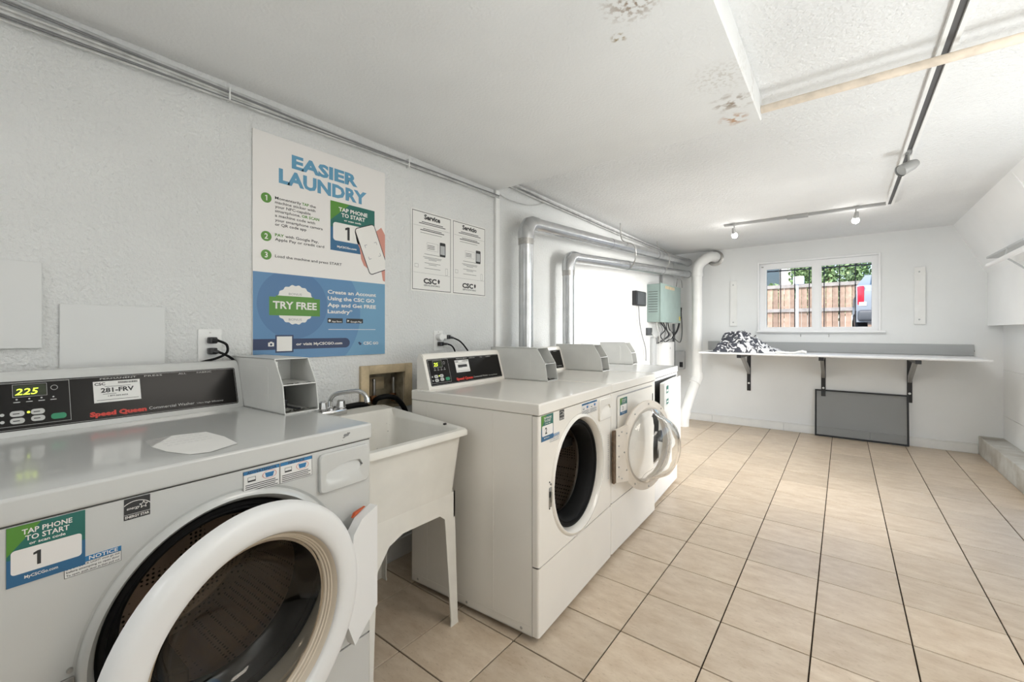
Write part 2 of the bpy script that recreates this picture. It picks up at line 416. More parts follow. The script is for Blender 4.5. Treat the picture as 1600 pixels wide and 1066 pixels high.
# right wall: low wall, boxed-out upper part and the slope up to the ceiling; an open doorway nearer the camera
bm = NB()
for (a, b) in ((YF, 2.85), (4.25, YB)):
    box(bm, XR, XR + .1, a, b, 0, 1.254)
prism(bm, [(2.975, 1.254), (XR + .1, 1.254), (XR + .1, ZC), (2.744, ZC), (2.975, 1.757)], 'y', 4.25, YB)
box(bm, XR, XR + .1, YF, 2.85, 1.254, ZC); box(bm, XR, XR + .1, 2.85, 4.25, 2.05, ZC)
prism(bm, [(2.975, 2.05), (XR + .1, 2.05), (XR + .1, ZC), (2.744, ZC), (2.86, 2.05)], 'y', 2.85, 4.25)
struct('wall_right', bm, 'right_wall_brightened')
bm = NB(); box(bm, -.12, XR + .12, YF - .1, YB + .14, ZC, ZC + .1); struct('ceiling', bm, 'ceiling_paint')
bm = NB(); box(bm, 0, 1.576, YF, 2.225, ZS, ZC, bev=.004, seg=1); struct('trim_1', bm, 'soffit_paint')['label'] = 'lowered white ceiling soffit over the near machines with a stained corner'
# raised ledge at the foot of the right wall
bm = NB(); box(bm, 2.914, XR, 4.3, YB, 0, .178, bev=.006, seg=2); struct('trim_2', bm, 'ledge')['label'] = 'low stained concrete ledge along the right wall'
# groove strip lines of the low right wall
bm = NB(); box(bm, XR - .006, XR, 4.3, YB, .838, 1.254); box(bm, XR - .006, XR, 4.3, YB, .40, .832); box(bm, XR - .006, XR, 4.3, YB, .178, .394); struct('trim_3', bm, 'back_wall_paint')
# baseboards
bm = NB()
for a, b in ((0.02, .50), (.502, 1.30), (1.302, 2.10), (2.102, 2.912)): box(bm, a, b, YB - .014, YB, 0, .088, bev=.002, seg=1)
box(bm, 0.02, 2.912, YB - .018, YB, .089, .097, bev=.002, seg=1); struct('baseboard_back', bm, 'trim_paint')
bm = NB(); box(bm, 0, .014, YF, YB - .02, 0, .10, bev=.002, seg=1); struct('baseboard_left', bm, 'trim_paint')
# corner strip / conduit on the left wall under the soffit end
bm = NB(); box(bm, 0, .02, 2.205, 2.245, 0.1, ZS, bev=.004); struct('trim_4', bm, 'trim_paint')
# smooth wall patch panel beside the taps
bm = NB(); box(bm, 0, .004, .965, 1.109, .82, .982, bev=.001, seg=1); struct('trim_5', bm, 'wall_paint')

# window in the back wall
win = thing('window_1', None, None, (0, 0, 0)); win['kind'] = 'structure'
bm = NB(); y0, y1 = 6.14, 6.20
box(bm, 1.043, 1.10, y0, y1, 1.203, 2.037); box(bm, 2.135, 2.177, y0, y1, 1.203, 2.037)
box(bm, 1.10, 2.135, y0, y1, 1.98, 2.037); box(bm, 1.10, 2.135, y0, y1, 1.203, 1.235)
obj('window_frame', bm, 'window_white', win)
bm = NB(); box(bm, 1.593, 1.655, 6.136, 6.19, 1.235, 1.98); obj('mullion', bm, 'window_white', win)
bm = NB()
for a, b in ((1.10, 1.593), (1.655, 2.135)):
    box(bm, a, a + .016, 6.15, 6.18, 1.235, 1.98); box(bm, b - .016, b, 6.15, 6.18, 1.235, 1.98); box(bm, a + .016, b - .016, 6.15, 6.18, 1.235, 1.25); box(bm, a + .016, b - .016, 6.15, 6.18, 1.965, 1.98)
obj('sash', bm, 'window_white', win)
for a, b in ((1.116, 1.577), (1.671, 2.119)):
    bm = NB(); box(bm, a, b, 6.164, 6.168, 1.25, 1.965); obj('pane', bm, 'window_glass', win, smooth=0)
bm = NB(); box(bm, 1.028, 1.046, YB - .012, YB, 1.19, 2.052, .002); box(bm, 2.174, 2.192, YB - .012, YB, 1.19, 2.052, .002)
box(bm, 1.046, 2.174, YB - .012, YB, 2.034, 2.052, .002); obj('casing', bm, 'window_white', win)
bm = NB(); box(bm, 1.02, 2.23, YB - .035, YB - .0, 1.185, 1.206, .003); box(bm, 1.046, 2.174, YB, 6.14, 1.2055, 1.2085); obj('window_sill', bm, 'window_white', win)
bm = NB(); box(bm, 1.062, 1.085, 6.125, 6.14, 1.99, 2.005, .003); obj('latch', bm, 'steel', win)
for x, which in ((1.472, 'left'), (1.74, 'right')):
    bm = NB(); tube(bm, [(x, YB + .004, 1.165), (x, YB - .012, 1.163), (x + .002, YB - .018, 1.148), (x, YB - .012, 1.135)], .0035, 8)
    tag(obj('wall_hook', bm, 'steel'), 'small metal hook under the window sill, the %s one of the pair' % which, 'hook', 'hooks under the window sill')

# ------------------------------------------------------------------ washers and dryers (local x out of the front, y along it)
def LP(off): return lambda a, b, c: (off + c, a, b)
def panel_hole(bm, u0, u1, z0, z1, cu, cz, r, x=0, N=96):
    inner = []; outer = []
    angs = sorted([2 * pi * k / N for k in range(N)] + [atan2(q - cz, p - cu) % (2 * pi) for p in (u0, u1) for q in (z0, z1)])
    for t in angs:
        c, s = cos(t), sin(t)
        sx = ((u1 - cu) / c) if c > 1e-9 else ((u0 - cu) / c if c < -1e-9 else 1e9)
        sz = ((z1 - cz) / s) if s > 1e-9 else ((z0 - cz) / s if s < -1e-9 else 1e9)
        k2 = min(sx, sz); inner.append((cu + r * c, cz + r * s)); outer.append([cu + k2 * c, cz + k2 * s])
    N = len(angs)
    I = [bm.verts.new((x, *p)) for p in inner]; O = [bm.verts.new((x, *p)) for p in outer]
    for k in range(N): bm.faces.new((I[k], I[(k + 1) % N], O[(k + 1) % N], O[k]))
    return O

SLB = (-.62, .922); SLT = (-.665, 1.082); SLL = hypot(SLT[0] - SLB[0], SLT[1] - SLB[1])
def CON(a, b, c):   # console front plane: a along, b up the slope, c outwards
    k = b / SLL; nx, nz = (SLT[1] - SLB[1]) / SLL, -(SLT[0] - SLB[0]) / SLL
    return (SLB[0] + (SLT[0] - SLB[0]) * k + nx * c, a, SLB[1] + (SLT[1] - SLB[1]) * k + nz * c)

def coin_box(root, W, body, back=-.722):
    u0, u1 = W - .090, W + .030; t = .003
    side = [(back, .9225), (back, 1.105), (-.40, 1.105), (-.345, 1.018), (-.33, .9225)]
    bm = NB()
    for a, b in ((u0, u0 + t), (u1 - t, u1)): prism(bm, side, 'y', a, b)
    box(bm, back, -.40, u0, u1, 1.102, 1.105); box(bm, back, -.33, u0, u1, .9225, .926); box(bm, back, back + .003, u0, u1, .9225, 1.105)
    box(bm, back, -.347, u0 + t, u1 - t, 1.016, 1.020)
    o = obj('coin_box', bm, body, root)
    bm = NB(); prism(bm, rrect(back + .03, -.44, .95, 1.075, .012), 'y', u0 - .0012, u0); obj('side_emboss', bm, body, o)
    bm = NB(); box(bm, -.52, -.517, u0 + t, u1 - t, 1.02, 1.102)
    lathe(bm, [(.0, .004), (.012, .004), (.014, 0)], (u0 + u1) / 2 + .012, 1.088, 20, x0=-.516); obj('inner_plate', bm, body, o)
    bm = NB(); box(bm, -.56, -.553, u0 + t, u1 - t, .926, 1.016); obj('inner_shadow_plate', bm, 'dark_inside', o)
    bm = NB(); box(bm, -.50, -.40, u0 + .006, u0 + .012, 1.03, 1.095); box(bm, -.47, -.42, u0 + .010, u0 + .022, 1.045, 1.06, .002); tube(bm, [(-.45, u0 + .016, 1.03), (-.44, u0 + .02, 1.06), (-.45, u0 + .016, 1.09)], .003, 8); obj('lock_bracket', bm, 'steel', o)
    bm = NB(); box(bm, -.54, -.42, u0 + .012, u0 + .055, .926, .952, .004); box(bm, -.50, -.40, u0 + .02, u0 + .045, .952, .962, .003); tube(bm, [(-.42, u0 + .03, .94), (-.38, u0 + .05, .935), (-.36, u0 + .07, .93)], .004, 8); obj('coin_slide', bm, 'black_plastic', o)
    # torn foil edge along the middle shelf and bottom
    n = 14
    for (xz, zz, amp) in ((-.347, 1.018, .006), (-.335, .928, .008)):
        bm = NB(); pr_ = None
        for k in range(n + 1):
            y = u0 + t + (u1 - u0 - 2 * t) * k / n
            a = bm.verts.new((xz + random.uniform(-.01, .002), y, zz + random.uniform(-.2, 1) * amp)); b = bm.verts.new((xz - .03, y, zz + .001))
            if pr_: bm.faces.new((pr_[0], a, b, pr_[1]))
            pr_ = (a, b)
        obj('torn_edge', bm, 'steel', o)
    return o

def badge(root, u0, u1, z0, z1, num, x=.0012, big=False):
    bm = NB(); box(bm, 0, x, u0, u1, z0, z1); s = obj('sticker', bm, 'teal', root, smooth=0)
    h = z1 - z0; wd = u1 - u0; f = LP(x)
    flat('green_corner', 'bright_green', s, lambda b: poly2(b, [(u0, z0 + h * .52), (u0 + wd * .42, z1), (u0, z1)], f, .0003))
    flat('blue_band', 'sticker_blue', s, lambda b: rect2(b, u0, u1, z0, z0 + h * .46, f, .0003))
    flat('white_field', 'poster_white', s, lambda b: poly2(b, rrect(u0 + wd * .05, u1 - wd * .05, z0 + h * .19, z0 + h * .60, h * .05), f, .0005))
    def w_(b): text_into(b, [('TAP PHONE', u0 + wd * .5, z0 + h * .84, h * .085, wd * .64, 'C'), ('TO START', u0 + wd * .5, z0 + h * .725, h * .085, wd * .56, 'C'), ('or scan code', u0 + wd * .5, z0 + h * .645, h * .05, wd * .46, 'C'), ('MyCSCGo.com', u0 + wd * .42, z0 + h * .09, h * .05, wd * .42, 'C')], f, .0008, .02)
    flat('white_lettering', 'seal_white', s, w_)
    flat('number', 'print_black', s, lambda b: text_into(b, [(num, u0 + wd * .37, z0 + h * .27, h * .24, None, 'C')], f, .0008, .03))
    return s

def energy_label(root, u0, u1, z0, z1):
    bm = NB(); box(bm, 0, .001, u0, u1, z0, z1); s = obj('energy_label', bm, 'print_black', root, smooth=0); f = LP(.001); W_ = u1 - u0; H_ = z1 - z0
    def g(b):
        text_into(b, [('energy', u0 + W_ * .1, z0 + H_ * .47, H_ * .13, W_ * .5, 'L')], f, .0004, .005, .3)
        text_into(b, [('ENERGY STAR', u0 + W_ * .5, z0 + H_ * .07, H_ * .12, W_ * .92, 'C')], f, .0004, .02)
        n = 16; cx = u0 + W_ * .45; cz = z0 + H_ * .25
        for k in range(n):
            t0_, t1_ = radians(20 + 140 * k / n), radians(20 + 140 * (k + 1) / n); r0, r1 = H_ * .58, H_ * .61
            poly2(b, clip([(cx + r0 * 1.1 * cos(t0_), cz + r0 * sin(t0_)), (cx + r1 * 1.1 * cos(t0_), cz + r1 * sin(t0_)), (cx + r1 * 1.1 * cos(t1_), cz + r1 * sin(t1_)), (cx + r0 * 1.1 * cos(t1_), cz + r0 * sin(t1_))], u0, u1, z0, z1), f, .0004)
        c = (u0 + W_ * .74, z0 + H_ * .58); R_ = H_ * .17
        P = [(c[0] + (R_ if k % 2 == 0 else R_ * .42) * cos(pi / 2 + pi * k / 5), c[1] + (R_ if k % 2 == 0 else R_ * .42) * sin(pi / 2 + pi * k / 5)) for k in range(10)]
        for k in range(10):
            A, B = P[k], P[(k + 1) % 10]; dx, dz = B[0] - A[0], B[1] - A[1]; l = hypot(dx, dz); nx, nz = -dz / l * H_ * .012, dx / l * H_ * .012
            poly2(b, [(A[0] - nx, A[1] - nz), (B[0] - nx, B[1] - nz), (B[0] + nx, B[1] + nz), (A[0] + nx, A[1] + nz)], f, .0004)
        rect2(b, u0, u1, z0 + H_ * .24, z0 + H_ * .255, f, .0004)
    flat('label_print', 'seal_white', s, g)

def notices(root, u0, u1, z0, z1):
    mid = (u0 + u1) / 2
    bm = NB(); box(bm, 0, .0008, u0, u1, z0, z1); s = obj('notice_label', bm, 'paper', root, smooth=0); f = LP(.0008); h = z1 - z0
    flat('blue_header', 'notice_blue', s, lambda b: (rect2(b, u0, mid - .001, z1 - h * .17, z1, f, .0003), rect2(b, mid + .001, u1, z1 - h * .17, z1, f, .0003)))
    def pr_(b):
        text_into(b, [('ADVERTENCIA', (u0 + mid) / 2, z1 - h * .145, h * .11, (mid - u0) * .8, 'C'), ('NOTICE', (u1 + mid) / 2, z1 - h * .145, h * .11, (mid - u0) * .5, 'C')], f, .0006, .01)
        for k in range(4):
            for a, b_ in ((u0, mid), (mid, u1)):
                zz = z0 + h * (.06 + .09 * k); rect2(b, a + .005, b_ - .005 - .006 * (k % 2), zz, zz + h * .035, f, .0006)
        for a in (u0, mid): frame2(b, a + .0005, a + (mid - u0) - .0005, z0, z1, .0008, f, .0007)
        for a in (u0 + .010, mid + .012):
            frame2(b, a, a + .018, z0 + h * .48, z0 + h * .70, .0008, f, .0006); rect2(b, a, a + .018, z0 + h * .48, z0 + h * .55, f, .0006)
    flat('notice_print', 'print_black', s, pr_)
    def bl(b):
        for a in (u0 + .052, mid + .050): poly2(b, [(a, z0 + h * .50), (a + .016, z0 + h * .50), (a + .019, z0 + h * .72), (a - .003, z0 + h * .72)], f, .0006)
    flat('blue_basket', 'notice_blue', s, bl)
    def rd(b):
        for a in (u0 + .060, mid + .058):
            A = circ(a, z0 + h * .62, .0165, 24); B = circ(a, z0 + h * .62, .0155, 24)
            for k in range(24): b.faces.new([b.verts.new(f(p[0], z0 + h * .62 + (p[1] - z0 - h * .62) * .62, .0008)) for p in (A[k], A[(k + 1) % 24], B[(k + 1) % 24], B[k])])
    flat('red_ring', 'red_print', s, rd)

def console(root, W, body, sticker_text=True, back=-.703):
    u0, u1 = .035, W - .092
    bm = NB()
    prism(bm, [(back, .922), (back, 1.075), (back + .006, 1.088), (back + .018, 1.092), (back + .031, 1.088), (SLT[0], 1.080), (SLB[0], .926), (SLB[0], .922)], 'y', u0, u1)
    bmesh.ops.bevel(bm, geom=[e for e in bm.edges if abs(e.verts[0].co.y - e.verts[1].co.y) < 1e-6 and min(v.co.z for v in e.verts) > .93], offset=.004, segments=2, affect='EDGES')
    c = obj('console', bm, body, root, smooth=40)
    p0, p1 = u0 + .018, u1 - .016; f = CON
    def pan(b):
        A = [b.verts.new(f(*p, .0015)) for p in rrect(p0, p1, .015, .148, .006)]; B = [b.verts.new(f(*p, -.002)) for p in rrect(p0, p1, .015, .148, .006)]
        b.faces.new(A)
        for k in range(len(A)): b.faces.new((A[k], A[(k + 1) % len(A)], B[(k + 1) % len(A)], B[k]))
    flat('control_panel', 'black_panel', c, pan)
    k0 = p0 + .006
    def lines(b):
        frame2(b, p0 + .003, p1 - .003, .018, .145, .0007, f, .0019)
        frame2(b, k0, k0 + .137, .027, .143, .0008, f, .002)
        frame2(b, k0 + .030, k0 + .093, .104, .1385, .0007, f, .0022)
        for i in range(4):
            b_ = circ(k0 + .037 + .0225 * i, .098, .0020, 12); poly2(b, b_, f, .0022)
            rect2(b, k0 + .031 + .0225 * i, k0 + .043 + .0225 * i, .0895, .0915, f, .0022)
        for a, z in ((.038, .060), (.038, .041), (.075, .061), (.075, .043)):
            poly2(b, rrect(k0 + a - .014, k0 + a + .012, z - .0075, z + .0075, .007), f, .0022)
        for a, z in ((.017, .060), (.017, .041)):
            poly2(b, circ(k0 + a - .006, z, .004, 14), f, .0022)
        A = circ(k0 + .107, .124, .007, 20); B = circ(k0 + .107, .124, .006, 20)
        for k in range(20): b.faces.new([b.verts.new(f(*q_, .0022)) for q_ in (A[k], A[(k + 1) % 20], B[(k + 1) % 20], B[k])])
        text_into(b, [('PERMANENT', p0 + .208, .1365, .0045, .084), ('PRESS', p0 + .312, .1365, .0045, .046), ('ALL', p0 + .402, .1365, .0045, .022), ('FABRIC', p0 + .455, .1365, .0045, .044),
                      ('Commercial Washer', p0 + .317, .030, .0088, .122), ('Ultra High Efficiency', p0 + .446, .030, .0050, .080)], f, .0022, .0)
    flat('panel_lines', 'grey_print', c, lines)
    flat('button_print', 'print_black', c, lambda b: [rect2(b, k0 + a - .009, k0 + a + .003, z - .0012, z + .0012, f, .0026) for a, z in ((.038, .060), (.038, .041), (.075, .061), (.075, .043))])
    flat('red_lettering', 'red_print', c, lambda b: text_into(b, [('Speed Queen', p0 + .181, .028, .0125, .130)], f, .0024, .06))
    flat('start_button', 'button_green', c, lambda b: poly2(b, rrect(k0 + .098, k0 + .128, .035, .051, .007), f, .0024))
    flat('display', 'lcd', c, lambda b: rect2(b, k0 + .032, k0 + .091, .106, .1365, f, .0021))
    flat('display_digits', 'lcd_digits', c, lambda b: (text_into(b, [('225' if sticker_text else '25', k0 + .034, .110, .017, .043 if sticker_text else .030)], f, .0025, .01, .2), poly2(b, circ(k0 + .057, .0615, .003, 14), f, .0026)))
    s0 = p0 + .192
    def st(b): rect2(b, s0, s0 + .108, .067, .131, f, .0026)
    flat('id_sticker', 'paper', c, st)
    def stp(b):
        items = [('CSC', s0 + .003, .119, .008, .024)]
        if sticker_text: items += [('281-FRV', s0 + .054, .097, .013, .076, 'C'), ('1-877-264-6622', s0 + .054, .0835, .0038, .046, 'C')]
        text_into(b, items, f, .0030, .03)
        random.seed(3)
        a = s0 + .056
        while a < s0 + .102:
            wd = random.choice((.0008, .0016)); rect2(b, a, a + wd, .1215, .1275, f, .0030); a += wd + random.choice((.0008, .0014))
        for zz, q0, q1 in ((.0735, .006, .102), (.1135, .025, .085), (.091, .02, .05)): rect2(b, s0 + q0, s0 + q1, zz, zz + .0012, f, .0030)
        if not sticker_text: rect2(b, s0 + .018, s0 + .090, .093, .107, f, .0030)
    flat('sticker_print', 'print_black', c, stp)
    return c

def body_shell(root, W, body, hole, D=.70, lower=True, split=.291, front_top=.873):
    bm = NB()   # sides, back, inner
    box(bm, -D, -.030, 0, .004, .022, .875); box(bm, -D, -.030, W - .004, W, .022, .875); box(bm, -D, -D + .004, 0, W, .022, .875)
    box(bm, -D, -.030, 0, W, .022, .026)
    box(bm, -D + .1, -D + .103, -.0008, .0, .05, .86); box(bm, -.22, -.217, -.0008, 0, .05, .86); box(bm, -D + .01, -.04, -.0008, 0, .055, .058)
    obj('cabinet', bm, body, root, smooth=30)
    bm = NB(); box(bm, -D - .003, .004, -.002, W + .002, .8755, .922, bev=.006, seg=3); obj('lid', bm, body, root, smooth=50)
    def front(z0, z1, h):
        bm = NB(); e = .010
        if h: panel_hole(bm, e, W - e, z0 + .003, z1, *h)
        else:
            bm.faces.new([bm.verts.new((0, *p)) for p in ((e, z0 + .003), (W - e, z0 + .003), (W - e, z1), (e, z1))])
        # rounded vertical edges folding back
        for s in (0, 1):
            prev = None
            for k in range(6):
                t = pi / 2 * k / 5; y = e - e * sin(t); x = -e + e * cos(t); yy = y if s == 0 else W - y
                cur = [bm.verts.new((x, yy, z0 + .003)), bm.verts.new((x, yy, z1))]
                if prev: bm.faces.new((prev[0], cur[0], cur[1], prev[1]))
                prev = cur
            yy = 0 if s == 0 else W
            cur = [bm.verts.new((-.028, yy, z0 + .003)), bm.verts.new((-.028, yy, z1))]; bm.faces.new((prev[0], cur[0], cur[1], prev[1]))
        bm.faces.new([bm.verts.new(p) for p in ((0, e, z1), (0, W - e, z1), (-.028, W, z1), (-.028, 0, z1))])
        bm.faces.new([bm.verts.new(p) for p in ((0, e, z0 + .003), (0, W - e, z0 + .003), (-.028, W, z0 + .003), (-.028, 0, z0 + .003))])
        bmesh.ops.remove_doubles(bm, verts=bm.verts, dist=1e-5)
        return bm
    fp = obj('front_panel', front(split, front_top, hole), body, root, smooth=40)
    obj('lower_panel', front(.022, split - .002, None), body, root, smooth=40)
    for x, y in ((-.06, .05), (-.06, W - .05), (-D + .05, .05), (-D + .05, W - .05)):
        bm = NB(); lathe(bm, [(0, 0), (.018, 0), (.020, .004), (.012, .01), (.010, .024), (0, .024)], 0, 0, 16)
        o = obj('foot', bm, 'black_rubber', root); o.location = (x, y, 0); o.rotation_euler = (0, radians(-90), 0)
    for x in (-D + .04, -.36, -.08):
        bm = NB(); lathe(bm, [(0, .002), (.004, .002), (.006, 0)], 0, 0, 12); o = obj('screw', bm, 'steel', root); o.location = (x, 0, .038); o.rotation_euler = (0, 0, radians(-90))
    return fp

def washer(name, label, O, th, W, body, num, special):
    root = thing(name, label, 'washing machine', (O[0], O[1], 0), radians(th))
    CU, CZ = .365, .56
    fp = body_shell(root, W, body, (CU, CZ, .272))
    bm = NB(); lathe(bm, [(.272, 0), (.266, -.003), (.262, .004), (.252, .006), (.244, -.004), (.238, -.018), (.236, -.032)], CU, CZ, 96)
    obj('opening_bezel', bm, body, root, smooth=50)
    bm = NB(); lathe(bm, [(.238, -.030), (.232, -.022), (.224, -.022), (.219, -.032), (.214, -.03), (.208, -.034), (.200, -.055), (.188, -.085), (.190, -.10), (.205, -.105)], CU, CZ, 96)
    obj('door_gasket', bm, 'black_rubber', root, smooth=50)
    bm = NB(); lathe(bm, [(.212, -.100), (.203, -.098), (.198, -.106), (.203, -.118), (.255, -.135)], CU, CZ, 80); obj('drum_lip', bm, 'steel', root)
    bm = NB(); lathe(bm, [(.255, -.135), (.262, -.16), (.262, -.47), (.24, -.50), (.16, -.515), (.05, -.50), (0, -.50)], CU, CZ, 80); dr = obj('drum', bm, 'drum', root)
    for k in range(3):
        a = radians(90 + 120 * k + 15); bm = NB()
        prism(bm, [(-.16, 0), (-.20, .05), (-.42, .05), (-.46, 0)], 'y', -.03, .03)
        bmesh.ops.bevel(bm, geom=bm.edges[:], offset=.008, segments=2, affect='EDGES')
        M = Matrix.Translation((0, CU, CZ)) @ Matrix.Rotation(a, 4, 'X') @ Matrix.Translation((0, 0, -.262))
        bmesh.ops.transform(bm, matrix=M, verts=bm.verts); obj('drum_paddle', bm, 'dark_inside', dr)
    # dispenser drawer
    bm = NB(); outer = rrect(.565, W - .014, .757, .864, .012); n = 12
    scoop = [(.583 + .116 * k / n, .803 - .012 * sin(pi * k / n) + .020 * (k / n) ** 2 - .014) for k in range(n + 1)] + [(.699 - .116 * k / n, .823 + .012 * sin(pi * k / n) - .014 * (k / n)) for k in range(1, n + 1)]
    o3 = [bm.verts.new((0, *p)) for p in outer]; cx_, cz_ = W / 2 + .275, .81
    o2 = [bm.verts.new((.008, *p)) for p in outer]; o1 = [bm.verts.new((.011, p[0] + (.0025 if p[0] < .64 else -.0025), p[1] + (.0025 if p[1] < .81 else -.0025))) for p in outer]
    for A, B in ((o3, o2), (o2, o1)):
        for k in range(len(A)): bm.faces.new((A[k], A[(k + 1) % len(A)], B[(k + 1) % len(A)], B[k]))
    i1 = [bm.verts.new((.011, *p)) for p in scoop]; i2 = [bm.verts.new((.001 if k >= n else .006, p[0], p[1] + (0 if k >= n else .010))) for k, p in enumerate(scoop)]
    es = [bm.edges.get((o1[k], o1[(k + 1) % len(o1)])) for k in range(len(o1))] + [bm.edges.new((i1[k], i1[(k + 1) % len(i1)])) for k in range(len(i1))]
    bmesh.ops.triangle_fill(bm, use_beauty=True, use_dissolve=False, edges=es)
    for k in range(len(i1)): bm.faces.new((i1[k], i1[(k + 1) % len(i1)], i2[(k + 1) % len(i1)], i2[k]))
    bm.faces.new(i2)
    d = obj('dispenser_drawer', bm, body, root, smooth=30)
    badge(root, .018, .112, .772, .872, num)
    energy_label(root, .166, .206, .831, .872)
    notices(root, .378, .548, .816, .868)
    # lower notice beside the sticker
    bm = NB(); box(bm, 0, .0007, .085, .162, .757, .786); s = obj('notice_strip', bm, 'paper', root, smooth=0); f = LP(.0007)
    flat('strip_header', 'notice_blue', s, lambda b: rect2(b, .112, .162, .7765, .786, f, .0003))
    flat('strip_lettering', 'seal_white', s, lambda b: text_into(b, [('NOTICE', .137, .778, .0066, .040, 'C')], f, .0006, .02))
    flat('strip_print', 'print_black', s, lambda b: (frame2(b, .085, .162, .757, .7765, .0006, f, .0004), text_into(b, [('DOOR LOCK LIGHT must go out', .1235, .7712, .0036, .072, 'C'), ('before attempting to open door', .1235, .7652, .0036, .072, 'C'), ('To open, push door in then pull out', .1235, .7592, .0036, .072, 'C')], f, .0004, .01)))
    # strike plate left of the opening
    bm = NB(); box(bm, 0, .004, .078, .098, .50, .578, .003); box(bm, .004, .008, .085, .093, .52, .56, .001); lathe(bm, [(0, .006), (.004, .005), (.005, 0)], .092, .590, 12); obj('latch_plate', bm, 'steel', root)
    console(root, W, body, special == 'open')
    coin_box(root, W, 'coin_metal')
    return root

W1 = .735
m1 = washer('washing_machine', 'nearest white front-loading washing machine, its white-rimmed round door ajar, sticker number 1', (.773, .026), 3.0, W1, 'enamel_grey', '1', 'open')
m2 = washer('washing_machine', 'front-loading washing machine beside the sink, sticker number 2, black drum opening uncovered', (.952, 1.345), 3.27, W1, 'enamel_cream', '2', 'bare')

def scar(root, pts, m='cable_grey'):
    bm = NB()
    for (y, z, r) in pts: poly2(bm, [(y + r * random.uniform(.6, 1.2) * cos(2 * pi * k / 9), z + r * .6 * random.uniform(.6, 1.2) * sin(2 * pi * k / 9)) for k in range(9)], LP(.0043), .0003)
    o = obj('scratch', bm, m, root, smooth=0)
scar(m1, [(.647, .902, .009), (.655, .906, .006), (.640, .897, .004), (.636, .889, .002)])

# note paper taped on the lid of the nearest washer
bm = NB(); P = [(-.286, .271), (-.295, .33), (-.272, .400), (-.17, .405), (-.067, .395), (-.034, .323), (-.05, .29), (-.12, .268), (-.2, .262)]
M1 = Matrix.Translation((.773, .026, 0)) @ Matrix.Rotation(radians(3), 4, 'Z')
vs = [bm.verts.new(M1 @ Vector((p[0], p[1], .9228 + .0004 * (k % 2)))) for k, p in enumerate(P)]; bm.faces.new(vs)
bmesh.ops.solidify(bm, geom=bm.faces[:], thickness=.0004)
note = tag(obj('paper_note', bm, 'paper', None, smooth=0), 'torn white paper note with faint handwriting lying on the nearest washer lid', 'note')
bm = NB()
for k in range(4):
    y0_ = .285
    for j in range(7): 
        a = Vector((-.26 + .028 * k, y0_ + .014 * j, .9238)); b = a + Vector((.002 * (j % 2), .010, 0)); d = Vector((.0012, 0, 0))
        bm.faces.new([bm.verts.new(M1 @ q_) for q_ in (a, b, b + d, a + d)])
obj('handwriting', bm, 'print_grey', note, smooth=0)

# --- door of washer 1: ajar, white ring with deep glass bowl
def door_white(root, phi):
    cy, cz = -.350, .53
    bm = NB(); lathe(bm, [(.213, -.012), (.214, .014), (.219, .021), (.232, .025), (.262, .026), (.274, .021), (.281, .010), (.282, -.008), (.27, -.012), (.213, -.012)], cy, cz, 96)
    d = obj('door', bm, 'white_plastic', root, smooth=50, loc=(.036, .709, 0), rot=(0, 0, radians(phi)))
    bm = NB(); lathe(bm, [(.214, .012), (.211, .008), (.208, .000), (.205, -.001), (.204, -.006), (.201, -.007), (.200, -.012), (.197, -.014), (.195, -.020), (.190, -.020)], cy, cz, 96); obj('inner_bezel', bm, 'beige_plastic', d, smooth=25)
    bm = NB()
    outp = [(.194, -.016), (.184, -.035), (.168, -.065), (.148, -.095), (.118, -.115), (.07, -.124), (0, -.126)]
    inn = [(0, -.121), (.069, -.119), (.115, -.111), (.144, -.092), (.163, -.063), (.179, -.034), (.188, -.016), (.194, -.016)]
    lathe(bm, outp + inn, cy, cz + .004, 80); obj('door_bowl', bm, 'door_glass', d, smooth=60)
    bm = NB(); prism(bm, [(.006, .690), (-.055, .672), (-.085, .640), (-.10, .52), (-.105, .40), (-.080, .335), (.006, .398)], 'x', -.010, .018)
    bmesh.ops.bevel(bm, geom=[e for e in bm.edges if all(abs(v.co.x - .020) < 1e-6 for v in e.verts)], offset=.004, segments=2, affect='EDGES')
    obj('hinge_cover', bm, 'white_plastic', d, smooth=40)
    bm = NB(); prism(bm, [(-.012, .688), (-.06, .672), (-.052, .684)], 'x', -.018, -.010); obj('warning_tag', bm, 'orange', d, smooth=0)
    return d
door_white(m1, 10)

